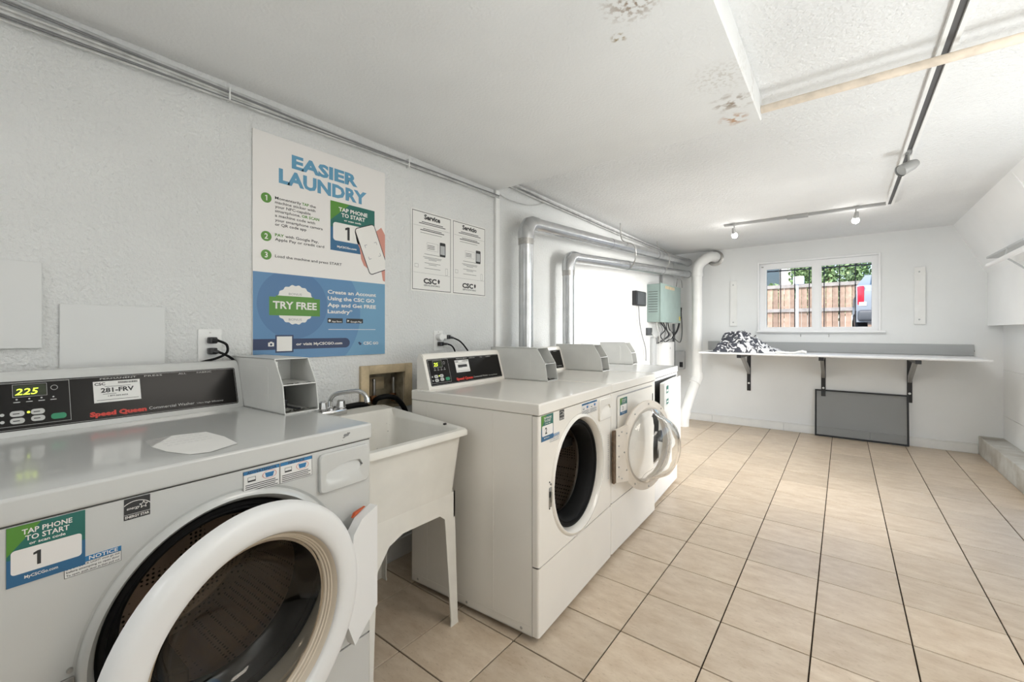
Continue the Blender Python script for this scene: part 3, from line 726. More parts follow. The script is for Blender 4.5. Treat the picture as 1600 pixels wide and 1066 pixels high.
# --- door of washer 2: swung right open over machine 3, bare metal frame with the clear bowl facing out
def door_bare(root, phi):
    cy, cz = -.315, .558
    bm = NB(); lathe(bm, [(.190, -.004), (.196, -.012), (.214, -.013), (.222, -.007), (.240, -.006), (.250, -.001), (.250, .006), (.240, .012), (.19, .012), (.190, -.004)], cy, cz, 80)
    prism(bm, [(-.012, .412), (-.12, .400), (-.12, .70), (-.012, .686)], 'x', -.008, .004)
    d = obj('door', bm, 'beige_metal', root, smooth=40, loc=(.018, .722, 0), rot=(0, 0, radians(phi)))
    bm = NB()
    outp = [(.206, -.010), (.203, -.026), (.186, -.034), (.176, -.055), (.163, -.090), (.146, -.120), (.118, -.138), (.07, -.144), (0, -.145)]
    inn = [(0, -.136), (.068, -.135), (.112, -.129), (.138, -.113), (.154, -.086), (.167, -.052), (.180, -.028), (.196, -.019), (.198, -.010), (.206, -.010)]
    lathe(bm, outp + inn, cy, cz, 80); obj('door_bowl', bm, 'glass', d, smooth=60)
    bm = NB()
    for k in range(10):
        z0 = .412 + .0272 * k; tube(bm, [(.0, 0, z0), (.0, 0, z0 + .025)], .009, 10)
    box(bm, -.004, .004, -.026, .0, .412, .684); box(bm, -.010, -.006, .0, .012, .412, .684)
    obj('hinge', bm, 'brown_hinge', d, smooth=40)
    for (y, z) in [(-.035, .44), (-.035, .49), (-.035, .545), (-.035, .60), (-.035, .655), (-.06, .425), (-.06, .67)] + [(cy + .232 * cos(radians(a)), cz + .232 * sin(radians(a))) for a in (0, 25, -25, 55, -55, 90, -90, 125, -125, 160, -160)]:
        bm = NB(); lathe(bm, [(0, -.004), (.0035, -.003), (.0045, .0)], 0, 0, 10); obj('rivet', bm, 'steel', d, loc=(-.008, y, z))
    bm = NB(); box(bm, .012, .050, cy - .235, cy - .205, .53, .60, .006); obj('door_handle', bm, 'black_plastic', d)
    return d
door_bare(m2, 165)
# strike catches and worn print right of opening 2
bm = NB()
for k in range(22): rect2(bm, .688, .688 + random.uniform(.006, .012), .44 + .0105 * k, .446 + .0105 * k, LP(.0003), .0003)
obj('side_print', bm, 'print_grey', m2, smooth=0)
bm = NB()
for z in (.60, .57, .545, .52, .495): lathe(bm, [(0, .003), (.003, .002), (.004, 0)], .083, z, 10)
box(bm, 0, .004, .078, .090, .54, .565, .001); obj('strike_holes', bm, 'black_plastic', m2)

# --- machine 3 and 4: dryers
def dryer(label, O, th, W, num, ajar):
    root = thing('clothes_dryer', label, 'dryer', (O[0], O[1], 0), radians(th))
    body = 'enamel_cream' if not ajar else 'enamel'
    body_shell(root, W, body, None, D=.70 if not ajar else .62)
    coin_box(root, W, 'coin_metal', back=-.70 if not ajar else -.622)
    if not ajar: console(root, W, body, False)
    if not ajar:
        bm = NB(); prism(bm, rrect(.07, W - .06, .388, .846, .02), 'x', 0, .007)
        bmesh.ops.bevel(bm, geom=[e for e in bm.edges if all(abs(v.co.x - .007) < 1e-6 for v in e.verts)], offset=.003, segments=2, affect='EDGES')
        d = obj('door', bm, body, root, smooth=40)
        bm = NB(); box(bm, .002, .009, W - .078, W - .066, .72, .80, .002); obj('door_handle', bm, 'black_plastic', d)
        bm = NB(); O_ = rrect(.064, W - .054, .382, .852, .024); I_ = rrect(.07, W - .06, .388, .846, .02)
        for k in range(len(O_)): bm.faces.new([bm.verts.new((.0006, *p)) for p in (O_[k], O_[(k + 1) % len(O_)], I_[(k + 1) % len(O_)], I_[k])])
        obj('door_gap', bm, 'print_grey', root, smooth=0)
        s = badge(root, .098, .200, .742, .834, num, x=.008)
    else:
        bm = NB(); prism(bm, rrect(-.63, .0, .305, .850, .012), 'x', 0, .028)
        bmesh.ops.bevel(bm, geom=[e for e in bm.edges if all(abs(v.co.x - .028) < 1e-6 for v in e.verts)], offset=.006, segments=2, affect='EDGES')
        d = obj('door', bm, 'enamel', root, smooth=40, loc=(.004, W - .03, 0), rot=(0, 0, radians(3.5)))
        bm = NB(); box(bm, -.001, .0008, .03, W - .03, .30, .856); obj('door_recess', bm, 'dark_inside', root, smooth=0)
        for z in (.78, .40):
            bm = NB(); box(bm, .002, .018, .0, .006, z - .03, z + .03, .002); obj('hinge', bm, 'steel', d)
        flat('door_sticker', 'teal', d, lambda b: (rect2(b, -.56, -.49, .775, .825, LP(.0285), .0002), rect2(b, -.56, -.49, .70, .735, LP(.0285), .0002)))
        flat('sticker_print', 'seal_white', d, lambda b: (rect2(b, -.55, -.50, .785, .80, LP(.0288), .0002), rect2(b, -.55, -.50, .712, .722, LP(.0288), .0002)))
    return root
m3 = dryer('white clothes dryer with sticker number 3 behind the swung-open glass washer door', (.908, 2.086), 1.5, .712, '3', False)
m4 = dryer('farthest white dryer in the row, its flat square door slightly ajar', (.858, 2.828), 3.5, .695, '4', True)

# ------------------------------------------------------------------ utility sink
sink = thing('utility_sink', 'cream plastic laundry tub sink on legs between washers 1 and 2', 'sink', (0, 0, 0))
def rr3(x0, x1, y0, y1, r, z, n=5): return [(p[0], p[1], z) for p in rrect(x0, x1, y0, y1, r, n)]
X0, X1, Y0, Y1 = .045, .655, .785, 1.283
loops = [rr3(X0 + .06, X1 - .055, Y0 + .035, Y1 - .035, .03, .535), rr3(X0 + .03, X1 - .026, Y0 + .018, Y1 - .018, .03, .772), rr3(X0, X1, Y0, Y1, .03, .776),
         rr3(X0, X1, Y0, Y1, .03, .792), rr3(X0 + .006, X1 - .006, Y0 + .006, Y1 - .006, .028, .800), rr3(X0 + .13, X1 - .032, Y0 + .026, Y1 - .026, .03, .800), rr3(X0 + .134, X1 - .036, Y0 + .030, Y1 - .030, .03, .792),
         rr3(X0 + .15, X1 - .07, Y0 + .05, Y1 - .05, .04, .60), rr3(X0 + .18, X1 - .10, Y0 + .08, Y1 - .08, .05, .545)]
bm = NB(); R = [[bm.verts.new(p) for p in l] for l in loops]
for v in R[3] + R[4] + R[5] + R[6]:
    if v.co.x < X0 + .14: v.co.z += .036
for v in R[5] + R[6]:
    pass
for A, B in zip(R[:-1], R[1:]):
    for k in range(len(A)): bm.faces.new((A[k], A[(k + 1) % len(A)], B[(k + 1) % len(A)], B[k]))
bm.faces.new(R[-1]); obj('basin', bm, 'sink_plastic', sink, smooth=50)
bm = NB(); lathe(bm, [(0, .004), (.02, .004), (.035, .003), (.038, 0)], 0, 0, 24); o = obj('drain', bm, 'steel', sink, loc=(.38, 1.03, .546), rot=(0, radians(-90), 0))
bm = NB()  # apron with arched cut-outs, front, right and left, back
fx = .600
prism(bm, [(.82, .54), (1.248, .54), (1.248, .430), (1.205, .430), (1.165, .462), (.985, .462), (.925, .437), (.872, .36), (.82, .36)], 'x', fx - .008, fx)
prism(bm, [(.105, .54), (.60, .54), (.60, .43), (.55, .43), (.52, .46), (.19, .46), (.16, .43), (.105, .43)], 'y', 1.240, 1.248)
prism(bm, [(.105, .54), (.60, .54), (.60, .43), (.55, .43), (.52, .46), (.19, .46), (.16, .43), (.105, .43)], 'y', .82, .828)
prism(bm, [(.82, .54), (1.248, .54), (1.248, .43), (1.205, .43), (1.165, .462), (.9, .462), (.872, .43), (.82, .43)], 'x', .105, .113)
obj('apron', bm, 'sink_plastic', sink)
for (cx, cy, sx, sy) in ((.600, 1.248, 1, 1), (.600, .82, 1, -1), (.105, 1.248, -1, 1), (.105, .82, -1, -1)):
    bm = NB()   # tapered angle-section leg
    def sect(z, wdt, ex, ey):
        t = .006; x, y = cx + sx * ex, cy + sy * ey
        return [(x, y, z), (x - sx * wdt, y, z), (x - sx * wdt, y - sy * t, z), (x - sx * t, y - sy * t, z), (x - sx * t, y - sy * wdt, z), (x, y - sy * wdt, z)]
    rows = [[bm.verts.new(p) for p in sect(z, wd_, e1, e2)] for z, wd_, e1, e2 in ((.47, .062, -.001, -.001), (.435, .056, 0, 0), (.02, .036, .012, .004), (.0, .042, .014, .006))]
    for A, B in zip(rows[:-1], rows[1:]):
        for k in range(6): bm.faces.new((A[k], A[(k + 1) % 6], B[(k + 1) % 6], B[k]))
    bm.faces.new(rows[0]); bm.faces.new(rows[-1]); obj('leg', bm, 'sink_plastic', sink, smooth=30)
bm = NB(); random.seed(5)
for k in range(26):
    a = random.uniform(.84, 1.24); z = random.uniform(.60, .78); s = random.uniform(.001, .0028)
    x = X0 + .136 + (.79 - z) * .08 + .0035; bm.faces.new([bm.verts.new((x, a + s * cos(t), z + s * sin(t))) for t in [i * pi / 3 for i in range(6)]])
obj('paint_specks', bm, 'print_grey', sink, smooth=0)
bm = NB(); box(bm, .52, .53, 1.255, 1.268, .800, .808, .002); obj('rim_chip', bm, 'black_plastic', sink)

fa = thing('faucet', 'chrome two-handle faucet with curved spout on the back of the sink', 'faucet', (.115, .955, .838))
bm = NB(); box(bm, -.035, .035, -.035, .080, -.001, .022, .004); obj('base_plate', bm, 'chrome', fa)
for y, nm in ((-.010, 'a'), (.062, 'b')):
    bm = NB()
    for k in range(8):
        pass
    lathe(bm, [(0, 0), (.016, 0), (.022, .008), (.020, .014), (.017, .034), (.012, .040), (0, .041)], 0, 0, 8); obj('handle', bm, 'chrome', fa, smooth=25, loc=(-.005 if nm == 'a' else .012, y, .022), rot=(0, radians(-90), 0))
bm = NB(); pth = [(-.01, .025, .018), (-.01, .025, .055)] + arc((-.01, .025, .055), (-.01, .028, .088), (.03, .055, .094), 8)[1:] + arc((.07, .095, .100), (.105, .118, .104), (.115, .125, .065), 8)
tube(bm, pth, .0095, 14); tube(bm, [(.113, .124, .072), (.116, .126, .052)], .0125, 14); tube(bm, [(-.01, .025, .018), (-.01, .025, .034)], .016, 14); obj('spout', bm, 'chrome', fa, smooth=50)

# hoses behind the sink, washer outlet box in the wall
hose_group = 'hoses behind the sink'
for k, (pts, lab) in enumerate(((([(-.045, 1.305, .83), (.02, 1.28, .862), (.045, 1.33, .868), (.05, 1.39, .835), (.05, 1.44, .74), (.06, 1.46, .5)]), 'thick black hose curving out of the wall recess behind the sink'), ([(-.02, 1.26, .80), (.025, 1.20, .842), (.030, 1.10, .845), (.028, 1.0, .835), (.03, .9, .80)], 'black hose lying along the wall behind the sink faucet'))):
    bm = NB(); tube(bm, smoothpath(pts), .013, 12); tag(obj('hose', bm, 'black_rubber'), lab, 'hose', hose_group)
ob = thing('washer_outlet_box', 'recessed wooden framed water supply box in the wall above the sink', 'supply box', (0, 0, 0))
bm = NB(); box(bm, 0.0, .018, 1.187, 1.233, .80, 1.028, .002); box(bm, 0.0, .018, 1.452, 1.499, .80, 1.028, .002); box(bm, .0, .018, 1.233, 1.452, .985, 1.028, .002); obj('frame', bm, 'wood_frame', ob)
bm = NB(); box(bm, -.105, -.1, 1.233, 1.452, .80, .985); box(bm, -.1, 0, 1.233, 1.236, .80, .985); box(bm, -.1, 0, 1.449, 1.452, .80, .985); box(bm, -.1, 0, 1.233, 1.452, .80, .803); box(bm, -.1, 0, 1.233, 1.452, .982, .985); obj('back_box', bm, 'recess', ob, smooth=0)
bm = NB(); box(bm, -.1, -.098, 1.30, 1.40, .89, .955); obj('back_plate', bm, 'wood_frame', ob, smooth=0)
for y in (1.305, 1.425):
    bm = NB(); tube(bm, [(-.05, y, .865), (-.05, y, .952)], .0085, 12); obj('pipe', bm, 'steel', ob)
    bm = NB(); tube(bm, [(-.05, y, .825), (-.05, y, .868)], [.015, .013], 8); tube(bm, [(-.07, y - .02, .845), (-.03, y + .0, .845)], .008, 8); box(bm, -.045, -.02, y - .035, y - .012, .852, .868, .003); obj('valve', bm, 'brass', ob, smooth=30)

# ------------------------------------------------------------------ poster
po = thing('laundry_poster', 'large white and blue instruction poster on the left wall above the near machines', 'poster', (0.0, .709, 1.083))
bm = NB(); box(bm, .001, .006, 0, .623, 0, .930, .0008, 1); obj('board', bm, 'poster_white', po)
f = LP(.006)
def PR(name, m, fn): return flat(name, m, po, fn)
PR('blue_field', 'poster_blue', lambda b: rect2(b, .001, .622, .001, .358, f, .0002))
PR('light_blue_field', 'poster_light', lambda b: (rect2(b, .001, .622, .001, .358, f, .0003)))
PR('large_circle', 'poster_mid', lambda b: poly2(b, clip(circ(.19, .20, .29, 80), .001, .622, .001, .358), f, .0004))
PR('inner_circle', 'poster_blue', lambda b: poly2(b, clip(circ(.163, .232, .148, 72), .001, .622, .001, .358), f, .0005))
PR('navy_bar', 'navy', lambda b: poly2(b, [(.001, .040)] + [(.402 + .0225 * cos(t), .0625 + .0225 * sin(t)) for t in [radians(-90 + 18 * k) for k in range(11)]] + [(.001, .085)], f, .0006))
PR('title', 'title_blue', lambda b: text_into(b, [('EASIER', .153, .817, .053, .313), ('LAUNDRY', .100, .741, .056, .415)], f, .0005, .045))
for z_ in (.663, .506, .430): PR('number_disc', 'green', lambda b: poly2(b, circ(.051, z_, .0205, 30), f, .0004))
PR('disc_numbers', 'seal_white', lambda b: text_into(b, [('1', .051, .652, .022, None, 'C'), ('2', .051, .495, .022, None, 'C'), ('3', .051, .419, .022, None, 'C')], f, .0007, .02))
PR('instructions', 'print_black', lambda b: text_into(b, [('Momentarily', .085, .666, .0115, .108), ('the', .231, .666, .0115, .027), ('machine sticker with', .085, .648, .0115, .171), ('your NFC-capable', .085, .630, .0115, .150), ('smartphone,', .085, .612, .0115, .105), ('a machine code with', .085, .593, .0115, .170), ('your smartphone camera', .085, .574, .0115, .205), ('or QR code app', .085, .556, .0115, .131), ('with Google Pay,', .126, .512, .0115, .145), ('Apple Pay or credit card', .085, .494, .0115, .212), ('Load the machine and press START', .085, .424, .0115, .298)], f, .0005, .012))
PR('green_words', 'green', lambda b: text_into(b, [('TAP', .197, .666, .0115, .030), ('OR SCAN', .196, .612, .0115, .078), ('PAY', .085, .512, .0115, .036)], f, .0005, .03))
PR('sticker_picture', 'teal', lambda b: rect2(b, .327, .561, .492, .720, f, .0004))
PR('picture_green_corner', 'bright_green', lambda b: poly2(b, [(.327, .63), (.425, .720), (.327, .720)], f, .0005))
PR('picture_blue_band', 'sticker_blue', lambda b: rect2(b, .327, .561, .492, .600, f, .0005))
PR('picture_field', 'seal_white', lambda b: poly2(b, rrect(.340, .548, .539, .624, .014), f, .0006))
PR('picture_lettering', 'seal_white', lambda b: text_into(b, [('TAP PHONE', .444, .680, .0175, .152, 'C'), ('TO START', .444, .655, .0175, .126, 'C'), ('or scan code', .44, .637, .008, .09, 'C'), ('MyCSCGo.com', .41, .508, .009, .10, 'C')], f, .0007, .03))
PR('picture_number', 'print_black', lambda b: (text_into(b, [('1', .413, .549, .062, None, 'C')], f, .0008, .05)))
def skinp(b):
    poly2(b, clip([(.60, .645), (.63, .60), (.65, .50), (.66, .36), (.61, .375), (.60, .43), (.57, .62)], .001, .6225, .358, .93), f, .0006)
    poly2(b, clip([(.450, .60), (.475, .57), (.53, .44), (.535, .42), (.50, .44), (.485, .47), (.478, .52), (.462, .55)], .001, .6225, .358, .93), f, .0006)
PR('hand_picture', 'skin', skinp)
def rrot(cx, cy, w_, h_, r, a):
    return [(cx + x * cos(a) - y * sin(a), cy + x * sin(a) + y * cos(a)) for x, y in rrect(-w_ / 2, w_ / 2, -h_ / 2, h_ / 2, r)]
PR('phone_outline', 'print_black', lambda b: poly2(b, clip(rrot(.545, .525, .118, .235, .018, radians(22)), .001, .6225, .38, .93), f, .0010))
PR('phone_screen', 'seal_white', lambda b: poly2(b, clip(rrot(.545, .525, .110, .227, .014, radians(22)), .001, .6225, .384, .93), f, .0013))
def brk(b):
    a = radians(22); c0 = (.550, .520)
    for sx in (-1, 1):
        for sy in (-1, 1):
            for L_ in ((.036, .0, .014, .0016), (.036, .0, .0016, .014)):
                x0_, y0_ = sx * .036, sy * .036; x1_, y1_ = x0_ - sx * L_[2], y0_ - sy * L_[3]
                xs, ys = sorted((x0_, x1_)), sorted((y0_, y1_))
                poly2(b, [(c0[0] + x * cos(a) - y * sin(a), c0[1] + x * sin(a) + y * cos(a)) for x, y in ((xs[0], ys[0]), (xs[1], ys[0]), (xs[1], ys[1]), (xs[0], ys[1]))], f, .0016)
PR('scan_brackets', 'navy', brk)
PR('seal', 'seal_white', lambda b: poly2(b, [(.169 + (.083 + .0025 * cos(18 * t)) * cos(t), .230 + (.083 + .0025 * cos(18 * t)) * sin(t)) for t in [2 * pi * k / 144 for k in range(144)]], f, .0008))
PR('green_ribbon_ends', 'bright_green', lambda b: rect2(b, .062, .277, .183, .260, f, .0010))
PR('green_ribbon', 'green', lambda b: rect2(b, .088, .250, .190, .266, f, .0013))
PR('bonus_words', 'print_grey', lambda b: text_into(b, [('BONUS', .168, .271, .0095, .055, 'C'), ('BONUS', .168, .162, .0095, .055, 'C')], f, .0012, .0))
PR('white_words', 'seal_white', lambda b: text_into(b, [('TRY FREE', .169, .212, .030, .186, 'C'), ('Create an Account', .313, .290, .0165, .255), ('Using the CSC GO', .313, .260, .0165, .247), ('App and Get FREE', .313, .230, .0165, .255), ('Laundry*', .313, .200, .0165, .125), ('or visit', .171, .056, .0115, .070), ('MyCSCGO.com', .248, .056, .0115, .137), ('CSC', .497, .051, .0140, .047), ('GO', .550, .051, .0125, .032)], f, .0016, .028))
PR('fine_print', 'seal_white', lambda b: rect2(b, .317, .566, .124, .1262, f, .0008))
PR('shop_badges', 'print_black', lambda b: (poly2(b, rrect(.313, .388, .155, .177, .003), f, .0008), poly2(b, rrect(.406, .495, .155, .177, .003), f, .0008)))
PR('badge_words', 'seal_white', lambda b: text_into(b, [('App Store', .334, .1585, .0075, .048), ('Google Play', .428, .1585, .0075, .060)], f, .0011, .015) or poly2(b, circ(.323, .1655, .0055, 16), f, .0011) or poly2(b, [(.412, .1605), (.422, .166), (.412, .1715)], f, .0011))
PR('white_square', 'seal_white', lambda b: rect2(b, .092, .154, .033, .095, f, .0010))
PR('square_border', 'navy', lambda b: rect2(b, .086, .160, .027, .101, f, .0008))
def camic(b):
    poly2(b, rrect(.058, .081, .054, .070, .002), f, .0010); rect2(b, .065, .074, .070, .0735, f, .0010)
PR('camera_symbol', 'seal_white', camic)
PR('camera_lens', 'navy', lambda b: poly2(b, circ(.0695, .062, .0048, 18), f, .0013))
PR('logo_leaf', 'navy', lambda b: poly2(b, [(.468, .062), (.476, .066), (.482, .060), (.488, .058), (.484, .050), (.476, .050)], f, .0010))

# service sheets
sv = thing('service_notice', 'white laminated sheet with two black-bordered service notices beside the big poster', 'notice', (0, 1.507, 1.431))
bm = NB(); box(bm, .0008, .0028, -.006, .609, -.008, .448, .0006, 1); obj('sheet', bm, 'paper', sv)
f2 = LP(.0028)
def svp(b):
    for a0, ttl, tw in ((0, 'Service', .121), (.310, 'Servicio', .130)):
        frame2(b, a0 + .003, a0 + .293, .001, .440, .0032, f2, .0004)
        text_into(b, [(ttl, a0 + .148, .402, .026, tw, 'C'), ('CSC', a0 + .082, .040, .028, .098)], f2, .0004, .045)
        text_into(b, [('SERVICEWORKS', a0 + .085, .024, .010, .12)], f2, .0004, .01)
        k = 0
        for zz, q0, q1, th_ in ((.382, .07, .23, .004), (.373, .05, .25, .004), (.345, .08, .22, .0035), (.336, .06, .24, .0045), (.322, .06, .22, .002)):
            rect2(b, a0 + q0, a0 + q1, zz, zz + th_, f2, .0004)
        for zz, q0, q1 in ((.205, .09, .21), (.188, .08, .22), (.181, .09, .215), (.174, .12, .18), (.155, .09, .21), (.147, .12, .18), (.125, .09, .21)):
            rect2(b, a0 + q0, a0 + q1, zz, zz + .0020, f2, .0004)
        for zz in (.096, .358): rect2(b, a0 + .012, a0 + .285, zz, zz + .0008, f2, .0004)
        frame2(b, a0 + .107, a0 + .192, .229, .273, .0008, f2, .0004)
        for j in range(3): rect2(b, a0 + .112, a0 + .165, .238 + .009 * j, .241 + .009 * j, f2, .0004)
        poly2(b, rrect(a0 + .205, a0 + .250, .205, .288, .006), f2, .0005)
        poly2(b, [(a0 + .188, .060), (a0 + .196, .072), (a0 + .206, .060), (a0 + .200, .044), (a0 + .192, .044)], f2, .0005)
        frame2(b, a0 + .020, a0 + .045, .125, .145, .001, f2, .0004)
        frame2(b, a0 + .250, a0 + .268, .100, .140, .001, f2, .0004)
flat('notice_print', 'print_black', sv, svp)
flat('phone_screens', 'box_grey', sv, lambda b: [rect2(b, a + .210, a + .245, .218, .270, f2, .0008) for a in (0, .310)])

# ------------------------------------------------------------------ wall plates, outlets
def plate(name, label, cat, y0, y1, z0, z1, t=.006, m='trim_paint', group=None):
    bm = NB(); box(bm, 0, t, y0, y1, z0, z1, .0015, 1); return tag(obj(name, bm, m), label, cat, group)
plate('cover_plate', 'square blank white cover plate at the left edge above the nearest washer', 'cover plate', -.11, .143, 1.150, 1.402, .010, 'plate_paint', 'blank wall plates')
plate('cover_plate', 'blank white cover plate partly hidden behind the nearest washer console', 'cover plate', .178, .431, .96, 1.283, .010, 'plate_paint', 'blank wall plates')
def outlet(label, y, z, w_=.073, plug=1, h_=.116, gangs=1):
    t = thing('wall_outlet', label, 'outlet', (0, y, z), 0, 'wall outlets')
    bm = NB(); box(bm, 0, .005, -w_ / 2, w_ / 2, -h_ / 2, h_ / 2, .0015, 1); obj('face_plate', bm, 'trim_paint', t)
    bm = NB()
    for dz in (-.02, .02): prism(bm, rrect(-.017, .017, dz - .0145, dz + .0145, .006), 'x', .005, .0065)
    obj('receptacle', bm, 'white_plastic', t)
    bm = NB(); lathe(bm, [(0, .0065), (.003, .006), (.0035, .005)], 0, .05, 10); obj('screw', bm, 'steel', t)
    bm = NB()
    for dz in (-.02, .02):
        for dy in (-.006, .006): box(bm, .0064, .0068, dy - .001, dy + .001, dz - .002, dz + .006)
    obj('slots', bm, 'black_plastic', t, smooth=0); return t
o1 = outlet('white outlet plate with two black plugs beside the poster bottom left', .565, 1.145, .075, h_=.125)
o2 = outlet('outlet with a white adapter and black plugs between the poster and the conduit', 1.70, 1.145, .07)
o3 = outlet('unused outlet to the right of the shorter vent duct', 3.43, 1.148, .085)
def cord(label, pts, plug_at, r=.0045, grp='power cords on the left wall'):
    t = thing('power_cord', label, 'power cord', (0, 0, 0), 0, grp)
    bm = NB(); tube(bm, smoothpath(pts, 8), r, 10); obj('wire', bm, 'black_rubber', t, smooth=60)
    x, y, z = plug_at; bm = NB(); box(bm, x, x + .03, y - .013, y + .013, z - .012, z + .012, .004); tube(bm, [(x + .028, y, z), pts[0]], [.009, .006], 10); obj('plug', bm, 'black_plastic', t); return t
cord('black cord looping down from the upper plug of the near outlet', [(.045, .578, 1.165), (.060, .600, 1.150), (.062, .600, 1.120), (.05, .570, 1.100), (.04, .52, 1.085), (.03, .46, 1.05), (.03, .42, .95)], (.0066, .567, 1.166))
cord('short black cord from the lower plug of the near outlet', [(.040, .582, 1.122), (.05, .600, 1.112), (.052, .625, 1.092), (.045, .65, 1.05), (.03, .66, .95)], (.0066, .567, 1.126))
ad = thing('plug_adapter', 'round white plug adapter in the outlet above washer 2', 'adapter', (.0066, 1.70, 1.166))
bm = NB(); lathe(bm, [(0, .0), (.021, 0), (.022, .02), (.019, .03), (0, .031)], 0, 0, 24); box(bm, .004, .028, .0, .045, -.012, .014, .005); obj('body', bm, 'trim_paint', ad)
cord('black cord from the white adapter running down to washer 2', [(.035, 1.79, 1.16), (.04, 1.84, 1.14), (.04, 1.89, 1.10), (.04, 1.93, 1.05), (.04, 1.95, .98)], (.012, 1.752, 1.166))
cord('black cord bending down from the lower plug above washer 2', [(.030, 1.745, 1.125), (.034, 1.775, 1.115), (.034, 1.80, 1.09), (.034, 1.81, 1.05), (.034, 1.81, .98)], (.0066, 1.702, 1.126))

# ------------------------------------------------------------------ cables along the top of the left wall
random.seed(11)
for k in range(6):
    pts = []
    zoff = (.0, .014, .03, .045, -.012, -.026)[k]
    for j, y in enumerate([-.3, .06, .33, .64, .9, 1.2, 1.47, 1.75, 2.0, 2.15, 2.235]):
        conv = 1 - .75 * min(1, max(0, (y - .0) / 1.2)); z = 2.092 + .02 * (y / 2.2) ** 2 + zoff * conv + random.uniform(-.003, .003)
        pts.append((.010 + .006 * (k % 3), y, z))
    bm = NB(); tube(bm, smoothpath(pts, 4), (.007, .0055, .004, .0065, .0045, .004)[k], 8)
    tag(obj('cable', bm, ('cable_white', 'cable_white', 'cable_grey', 'cable_white', 'cable_grey', 'cable_white')[k]), ('fourth', 'third', 'second', 'topmost', 'fifth', 'lowest')[k] + (' cable' if k in (3, 5) else ' cable from the top') + ' of the bundle along the left wall under the soffit', 'cable', 'cables under the soffit')
for k in range(4):
    pts = [(.012 + .007 * k, 2.26, 2.20 + .01 * k)] + [(.012 + .006 * (k % 3), y, (2.235 if k < 2 else 2.215) + .010 * (k % 2) - .010 * sin((y - 2.2) * 1.1) + random.uniform(-.004, .004)) for y in (2.5, 2.9, 3.3, 3.8, 4.3, 4.8, 5.3, 5.7, 6.0)]
    bm = NB(); tube(bm, smoothpath(pts, 4), (.006, .007, .005, .006)[k], 8)
    tag(obj('cable', bm, ('cable_grey', 'cable_white', 'cable_white', 'cable_white')[k]), ('lower grey', 'upper white', 'lowest white', 'middle white')[k] + ' cable of the bundle along the ceiling edge above the metal ducts', 'cable', 'cables above the ducts')
bm = NB(); tube(bm, smoothpath([(.012, 2.24, 2.140), (.012, 2.35, 2.125), (.012, 2.55, 2.135), (.012, 2.70, 2.17), (.012, 2.82, 2.215)], 5), .0035, 8); tag(obj('cable', bm, 'cable_white'), 'single drooping cable on the wall right of the corner strip', 'cable')
for y, wh_ in ((.62, 'nearer'), (1.47, 'farther')):
    bm = NB(); box(bm, 0, .027, y, y + .006, 2.080, 2.128, .002); tag(obj('cable_clip', bm, 'trim_paint'), wh_ + ' of the two small white clips holding the cables under the soffit', 'clip', 'cable clips')

# ------------------------------------------------------------------ metal vent ducts
def duct(label, y0, zt, y1, z1, r, x=.14, xe=.20):
    t = thing('vent_duct', label, 'duct', (0, 0, 0))
    bm = NB(); tube(bm, [(x, y0, .30), (x, y0, zt - .11)], r, 28); obj('vertical_pipe', bm, 'galvanized', t, smooth=50)
    bm = NB(); tube(bm, [(x, y0, zt - .155), (x, y0, zt - .11)], r * 1.07, 28); obj('collar', bm, 'steel', t, smooth=50)
    d = Vector((xe - x, y1 - y0, z1 - zt)).normalized()
    P = [Vector((x, y0, zt - .115)), Vector((x, y0, zt - .075)), Vector((x, y0 + .012, zt - .040)), Vector((x, y0 + .035, zt - .012)), Vector((x, y0 + .07, zt)), Vector((x, y0 + .12, zt + .002))]
    bm = NB(); tube(bm, P, r * 1.12, 28); obj('elbow', bm, 'galvanized', t, smooth=25)
    L_ = Vector((x, y0 + .11, zt + .002)); E_ = Vector((xe, y1, z1)); cuts = [0, .34, .67, 1]
    for a, b in zip(cuts[:-1], cuts[1:]):
        bm = NB(); tube(bm, [L_.lerp(E_, a), L_.lerp(E_, b)], r, 28); obj('pipe_section', bm, 'galvanized', t, smooth=50)
    for a in cuts[1:]:
        p = L_.lerp(E_, a); bm = NB(); tube(bm, [p - d * .03, p + d * .0], r * 1.06, 28); obj('joint_band', bm, 'galvanized', t, smooth=50)
    return t
duct('longer upper galvanized vent duct rising from behind washer 2 to the far corner', 2.383, 1.951, 6.07, 2.135, .050)
duct('shorter lower galvanized vent duct rising from behind the dryers to the far corner', 2.957, 1.796, 6.07, 1.975, .046)
for pts, lab in (([(.14, 3.96, 2.262), (.15, 3.98, 2.1), (.255, 4.02, 2.04), (.26, 4.05, 1.92), (.2, 4.08, 1.83)], 'thin grey hanger strap looped round the ducts nearer the camera'), ([(.14, 5.02, 2.262), (.15, 5.02, 2.2), (.255, 5.05, 2.10), (.26, 5.06, 1.98), (.2, 5.08, 1.90)], 'thin grey hanger strap looped round the ducts near the far corner')):
    bm = NB(); tube(bm, smoothpath(pts, 5), .006, 6); tag(obj('hanger_strap', bm, 'steel'), lab, 'strap', 'duct hanger straps')

